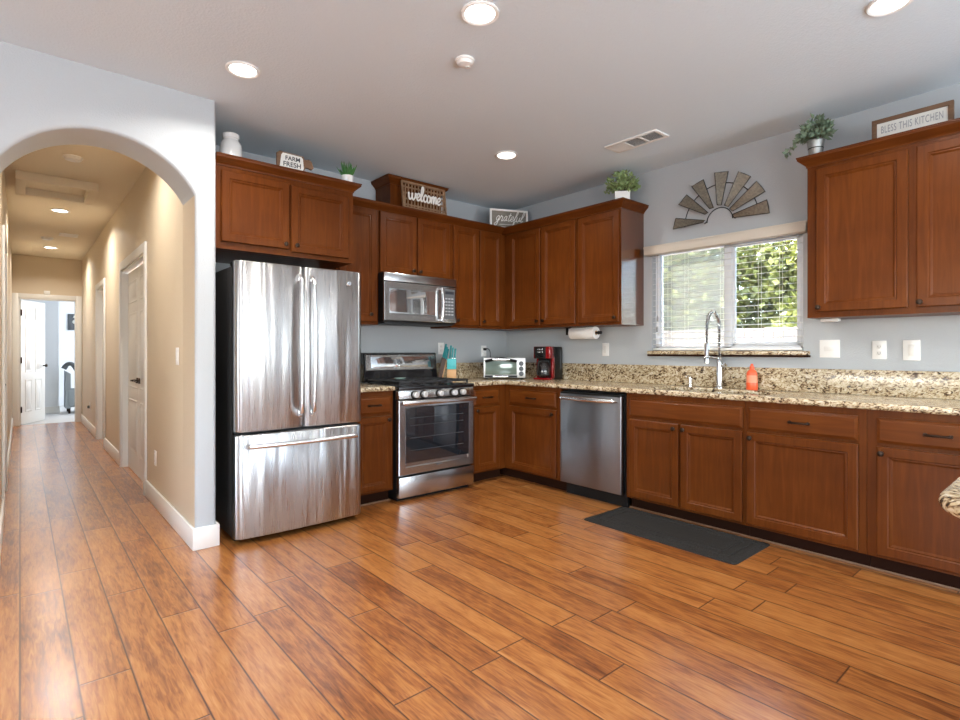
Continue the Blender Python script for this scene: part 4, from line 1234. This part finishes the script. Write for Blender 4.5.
fs = thing('farm_sign', 'small rustic white wooden sign lettered FARM FRESH on the fridge cabinet', 'sign', (1.345, 3.72, TOPF), -.06)
def sil(y0, y1, pts): return MB().poly(pts, y0, y1, 'y')
sil(0, .018, [(0, 0), (.19, 0), (.19, .02), (.205, .045), (.245, .035), (.258, .05), (.245, .09), (.225, .105), (.205, .098), (.19, .10), (.185, .118), (.02, .125), (0, .11)]).build('board', M['rustic'], fs)
sil(-.003, .0, [(.018, .006), (.178, .006), (.186, .03), (.18, .098), (.168, .110), (.04, .116), (.03, .10)]).build('painted_face', M['signwhite'], fs)
text_obj('lettering', 'FARM', .042, M['ink'], fs, Matrix.Translation((.108, -.004, .082)), .0008, .0006)
text_obj('lettering', 'FRESH', .046, M['ink'], fs, Matrix.Translation((.104, -.004, .040)), .0008, .0006)

rnd = random.Random(4)
def leaf(mb, p, d, up, L, W, fold=.15):
    d = d.normalized(); s = d.cross(up)
    if s.length < 1e-4: s = d.orthogonal()
    s.normalize(); n = s.cross(d)
    a = p; b = p + d * L * .45 + s * W + n * W * fold; c = p + d * L; e = p + d * L * .45 - s * W + n * W * fold; m_ = p + d * L * .5
    v = [mb.bm.verts.new(q) for q in (a, b, c, e, m_)]
    mb.bm.faces.new((v[0], v[1], v[4])); mb.bm.faces.new((v[1], v[2], v[4])); mb.bm.faces.new((v[2], v[3], v[4])); mb.bm.faces.new((v[3], v[0], v[4]))
def rv(r=None):
    r = r or rnd
    z = r.uniform(-1, 1); a = r.uniform(0, 2 * PI); q = math.sqrt(1 - z * z)
    return Vector((q * math.cos(a), q * math.sin(a), z))

su = thing('potted_succulent', 'spiky green succulent in a small white pot on the fridge cabinet', 'plant', (1.885, 3.74, TOPF))
mb = MB(); mb.lathe([(.038, 0), (.042, .004), (.046, .062), (.042, .062), (.040, .050)], (0, 0, 0), 20, True, False); mb.build('pot', M['ceramic'], su)
MB().lathe([(.001, .052), (.041, .051)], (0, 0, 0), 16, False, False).build('soil', M['soil'], su)
mb = MB()
for i in range(46):
    a = rnd.uniform(0, 2 * PI); tl = rnd.uniform(.05, .9) if i > 8 else .05
    d = Vector((math.cos(a) * tl, math.sin(a) * tl, 1)).normalized(); L = rnd.uniform(.06, .115)
    p = Vector((math.cos(a) * .02, math.sin(a) * .02, .05))
    mb.tube([p, p + d * L * .4, p + d * L * .8 + Vector((0, 0, .004)), p + d * L + Vector((0, 0, .008))], [.006, .0075, .004, .0008], 5)
mb.build('leaves', M['succulent'], su)

# woven basket tray with script
wb = thing('welcome_basket', 'flat woven wood basket lettered welcome leaning on the cabinets', 'basket', (2.535, 3.985, TOPS + .003), 0)
BW, BH = .475, .245
lean = Matrix.Rotation(-.12, 4, 'X')
mb = MB()
def strip(p, q, w, t):
    p, q = Vector(p), Vector(q); d = (q - p).normalized(); s = d.cross(Vector((0, 1, 0))).normalized() * (w / 2); n = Vector((0, t / 2, 0))
    mb.loops([[e + s + n, e - s + n, e - s - n, e + s - n] for e in (p, q)])
nv = 13
for i in range(nv):
    x = .03 + i * (BW - .06) / (nv - 1)
    strip((x - .012, -.002 + .004 * (i % 2), .008), (x + .012, -.002 + .004 * (i % 2), BH - .008), .014, .003)
for j in range(4):
    z = .034 + j * (BH - .085) / 3
    pts_ = [(.012 + k * (BW - .024) / 26, .004 * math.sin(k * PI / 2 + j * PI) , z) for k in range(27)]
    for a, b in zip(pts_[:-1], pts_[1:]): strip(a, b, .014, .003)
mb.xf(lean); mb.build('weave', M['wicker'], wb)
mb = MB()
for z in (.007, BH - .007): mb.box(0, -.008, z - .010, BW, .012, z + .010, .003)
for x in (.007, BW - .007): mb.box(x - .008, -.008, .0, x + .008, .012, BH, .003)
mb.xf(lean); mb.build('rim', M['wicker'], wb)
mb = MB()
for i in range(5):
    z = .025 + i * .044
    mb.tube(smooth_pts([(BW - .005, -.006, z), (BW + .010, .02, z + .003), (BW + .008, .06, z + .004)], 3), .007, 6)
mb.xf(lean); mb.build('side_bands', M['greywood'], wb)
mb = MB(); cursive(mb, 'welcome', .05, .082, .068, -.016, .0078, 1.02, .15); mb.xf(lean); mb.build('lettering', M['white_ink'], wb)

gs = thing('grateful_sign', 'white framed grey sign lettered grateful in the corner above the cabinets', 'sign', (3.612, 4.055, TOPS), -.42)
GW, GH = .41, .195
MB().box(.012, .004, .012, GW - .012, .012, GH - .012).build('board', M['greywood'], gs)
mb = MB()
for a in ((0, 0, GW, .018), (0, GH - .018, GW, GH), (0, .018, .018, GH - .018), (GW - .018, .018, GW, GH - .018)): mb.box(a[0], -.006, a[1], a[2], .016, a[3], .002)
mb.build('frame', M['white_ink'], gs)
mb = MB(); cursive(mb, 'grateful', .055, .075, .052, .002, .0036, 1.18, .35); mb.build('lettering', M['white_ink'], gs)
mb = MB(); mb.tube(smooth_pts([(.10, .002, .040), (.2, .002, .043), (.33, .002, .040)], 4), .0018, 5); mb.build('underline', M['white_ink'], gs)

def bushy(name, label, loc, pot_fn, leafm, n, rx, rz, hz, L, W, seed, droop=0.0, trailing=None):
    r = random.Random(seed)
    t = thing(name, label, 'plant', loc)
    pot_fn(t)
    ms = MB(); ml = MB()
    for i in range(n):
        d = rv(r); d.z = abs(d.z) * 1.1 + .1
        tip = Vector((d.x * rx, d.y * rx, hz + d.z * rz)) * 1.0
        base = Vector((d.x * .02, d.y * .02, hz - .01))
        mid = base.lerp(tip, .5) + Vector((0, 0, .02))
        pts_ = smooth_pts([base, mid, tip], 3)
        ms.tube(pts_, .0012, 4)
        for k, p in enumerate(pts_[2:]):
            for q in range(2):
                dd_ = (tip - base).normalized() * .6 + rv(r) * .9
                leaf(ml, p, dd_, rv(r), L * r.uniform(.7, 1.2), W * r.uniform(.8, 1.2))
    if trailing:
        for path_ in trailing:
            pts_ = smooth_pts(path_, 5); ms.tube(pts_, .0016, 4)
            for p in pts_[2:]:
                for q in range(3): leaf(ml, p, rv(r), rv(r), L * r.uniform(.6, 1.0), W)
    ms.build('stems', M['stem'], t)
    ml.build('leaves', leafm, t, smooth=False, normals=False)
    return t
def white_pot(t):
    mb = MB(); mb.loops([[(x * s, y * s, z) for x, y in ((-.062, -.05), (.062, -.05), (.062, .05), (-.062, .05))] for s, z in ((.92, 0), (.95, .003), (1, .078), (.94, .078), (.9, .06))]); p = mb.build('pot', M['ceramic'], t, angle=20); p.rotation_euler = (0, 0, -.87)
    MB().lathe([(.001, .063), (.045, .062)], (0, 0, 0), 14, False, False).build('soil', M['soil'], t)
bushy('potted_plant', 'bushy small-leaved plant in a white pot on the cabinet left of the window', (3.835, 2.640, TOPS), white_pot, M['leaf_a'], 60, .13, .14, .075, .036, .011, 11)
def bucket_pot(t):
    mb = MB(); mb.lathe([(.034, 0), (.036, .003), (.048, .098), (.051, .100), (.051, .104), (.047, .104), (.045, .09)], (0, 0, 0), 24, True, False); mb.build('bucket', M['galv'], t)
    mb = MB(); mb.lathe([(.042, .050), (.0435, .052), (.0432, .056)], (0, 0, 0), 24, False, False); mb.build('band', M['wire'], t)
    MB().lathe([(.001, .092), (.045, .090)], (0, 0, 0), 14, False, False).build('soil', M['soil'], t)
bushy('potted_plant', 'trailing sage green plant in a small metal bucket on the right wall cabinet', (3.80, 1.185, TOPR), bucket_pot, M['leaf_b'], 46, .085, .12, .10, .040, .011, 23,
      trailing=[[(0, .02, .11), (.0, .07, .135), (-.01, .12, .11), (-.015, .165, .055)], [(0, .01, .12), (0, .06, .15), (0, .10, .14)], [(0, -.01, .12), (0, -.03, .17), (0, -.05, .20)]])

bs = thing('kitchen_sign', 'long framed sign lettered BLESS THIS KITCHEN on the right wall cabinet', 'sign', (3.86, .905, TOPR), RW)
KW, KH = .37, .15
MB().box(.01, .0, .01, KW - .01, .01, KH - .01).build('board', M['signwhite'], bs)
mb = MB()
for a in ((0, 0, KW, .024), (0, KH - .024, KW, KH), (0, .024, .024, KH - .024), (KW - .024, .024, KW, KH - .024)): mb.box(a[0], -.010, a[1], a[2], .014, a[3], .002)
mb.build('frame', M['rustic'], bs)
text_obj('lettering', 'BLESS THIS KITCHEN', .060, M['grey_ink'], bs, Matrix.Translation((KW / 2, -.0012, KH / 2 + .008)), .0008, 0, .46, 1.12)

# windmill fan on the wall above the window
wf = thing('windmill_decor', 'half windmill fan of worn metal blades on the wall above the window', 'wall decor', (XW, 1.935, 2.205), RW)
angs = [174, 143, 117, 86, 57, 31, 5]
for a in angs:
    an = math.radians(a); mb = MB()
    def P_(rad, off): return (rad * math.cos(an) - off * math.sin(an), rad * math.sin(an) + off * math.cos(an))
    def ringb(rad, hw, yy):
        tw = .022
        return [(*P_(rad, hw), -.020 - tw), (*P_(rad, 0), -.026), (*P_(rad, -hw), -.020 + tw * .2)]
    tops = [ringb(.115, .010, 0), ringb(.20, .020, 0), ringb(.30, .036, 0), ringb(.365, .046, 0)]
    rings = []
    for tr in tops:
        f_ = [(x, y, z) for x, z, y in tr]; b_2 = [(x, y + .004, z) for x, z, y in reversed(tr)]
        rings.append(f_ + b_2)
    mb.loops(rings); bo = mb.build('blade', M['galv_fan'], wf, angle=25)
    mb = MB()
    loop_ = [(x, y - .001, z) for x, z, y in (tops[0][0], tops[-1][0], tops[-1][1], tops[-1][2], tops[0][2], tops[0][0])]
    mb.tube(loop_, .0028, 5); mb.build('blade_rim', M['wire'], bo)
mb = MB()
mb.tube([(.285 * math.cos(math.radians(t)), -.006, .285 * math.sin(math.radians(t))) for t in range(0, 181, 5)], .0035, 6)
mb.tube([(.10 * math.cos(math.radians(t)), -.006, .10 * math.sin(math.radians(t))) for t in range(0, 181, 6)], .0035, 6)
mb.tube([(.10, -.006, .012), (.12, -.006, -.004)], .004, 6); mb.tube([(-.10, -.006, .012), (-.12, -.006, -.004)], .004, 6)
mb.build('wire_hoop', M['wire'], wf)

# ------------------------------------------------------------------ things in the far room
pk = thing('wall_picture', 'small dark picture on the wall of the room beyond the hall', 'picture', (.80, 14.9, 1.66))
MB().box(0, -.02, 0, .34, 0, .36, .004).build('frame', M['butter'], pk)
mb = MB(); mb.tube(smooth_pts([(.10, -.022, .30), (.18, -.022, .26), (.10, -.022, .18), (.22, -.022, .12), (.14, -.022, .06)], 5), .028, 8); mb.build('pale_motif', M['signwhite'], pk)
ch = thing('upholstered_chair', 'grey chair with dark curved arm seen in the room beyond the hall', 'chair', (.69, 12.9, -.0))
mb = MB(); mb.box(.0, .0, .12, .62, .55, .46, .05, 3); mb.build('seat', M['seat'], ch)
mb = MB(); mb.loops([[(-.03, y, .10), (.05, y, .10), (.05, y, .76), (-.03, y, .82)] for y in (.02, .5)]); mb.build('side', M['seat'], ch)
mb = MB(); mb.tube(smooth_pts([(-.06, -.03, .86), (-.01, -.03, .94), (.06, -.03, .95), (.12, -.03, .87), (.22, -.03, .66), (.32, -.03, .50)], 5), [.045] * 4 + [.04] * 22, 10); mb.build('arm', M['butter'], ch)
mb = MB(); mb.box(.50, .0, .4, .62, .55, .95, .05, 3); mb.build('backrest', M['seat'], ch)
for x in (.03, .58):
    for y in (.04, .5): MB().cyl((x, y, 0), (x, y, .13), .018, 8).build('leg', M['bronze'], ch)

# ------------------------------------------------------------------ outside the window
struct(MB().box(XW + .15, -12, -.2, 24, 22, -.05).build('terrain', M['ground'], smooth=False))
fe = thing('garden_fence', 'pale board fence across the yard outside the window', 'fence', (8.6, 0, -.05))
mb = MB(); i = 0
y = -3.0
while y < 12:
    mb.box(0, y, .04, .02, y + .138, 1.60 + .004 * ((i * 7) % 3), .003); y += .142; i += 1
mb.build('boards', M['fence'], fe)
mb = MB()
for z in (.35, 1.35): mb.box(-.05, -3, z, 0, 12, z + .09)
mb.build('rails', M['fence'], fe)
for k in range(6): MB().box(.02, -2.9 + k * 2.9, 0, .11, -2.81 + k * 2.9, 1.55).build('post', M['fence'], fe)
gw = thing('garden_wall', 'low white stucco garden wall outside the right window pane', 'wall', (6.9, 0, -.05))
MB().box(0, -1.5, 0, .2, 3.08, 1.22).build('masonry', M['stucco'], gw)
MB().box(-.03, -1.5, 1.22, .23, 3.12, 1.30, .01).build('coping', M['stucco'], gw)
rt = random.Random(77)
def tree(loc, h, blobs, lm, label, n):
    t = thing('garden_tree', label, 'tree', loc, 0, 'trees beyond the garden fence')
    mb = MB(); mb.tube(smooth_pts([(0, 0, 0), (.05, .03, h * .25), (-.04, .05, h * .5), (.02, 0, h * .75)], 4), [.13 - .008 * i for i in range(13)], 9)
    for b in blobs[:6]:
        mb.tube(smooth_pts([(0, .03, h * .3), (b[0] * .5, b[1] * .5, h * .3 + (b[2] - h * .3) * .6), b[:3]], 4), [.05 - .004 * i for i in range(9)], 6)
    mb.build('trunk', M['trunk'], t)
    ml = MB(); tot = sum(b[3] ** 2 for b in blobs)
    for bx, by, bz, br in blobs:
        for i in range(int(n * br * br / tot)):
            d = rv(rt); rad = br * rt.uniform(.50, 1.06)
            p = Vector((bx, by, bz)) + Vector((d.x * rad, d.y * rad, d.z * rad * .9))
            leaf(ml, p, d * .6 + rv(rt), rv(rt), rt.uniform(.12, .20), rt.uniform(.040, .062))
    ml.build('foliage', lm, t, smooth=False, normals=False)
    return t
def blobs(w, z0, z1, k, r0, r1):
    return [(0, q * w, z, .85) for q, z in ((-.9, 1.9), (-.45, 1.7), (0, 1.9), (.45, 1.6), (.9, 1.9), (-.6, 2.7), (0, 2.8), (.6, 2.7))] + [(rt.uniform(-.7, .7), rt.uniform(-w, w), rt.uniform(z0, z1), rt.uniform(r0, r1)) for _ in range(k)]
tree((10.4, 1.7, -.05), 4.2, blobs(1.2, .9, 3.9, 26, .55, .9), M['leaf_out'], 'bright leafy tree behind the fence at the right edge of the window', 13000)
tree((11.6, 4.1, -.05), 5.0, blobs(1.6, .9, 4.3, 30, .6, .95), M['leaf_out2'], 'darker green tree behind the fence in the right window pane', 13000)
tree((10.4, 6.6, -.05), 4.6, blobs(1.3, .9, 4.1, 26, .6, .9), M['leaf_out'], 'bright leafy tree behind the fence in the left window pane', 13000)
tree((12.2, 9.3, -.05), 4.6, blobs(1.4, .9, 4.2, 22, .6, .9), M['leaf_out'], 'sunlit tree behind the fence at the left edge of the window', 10000)
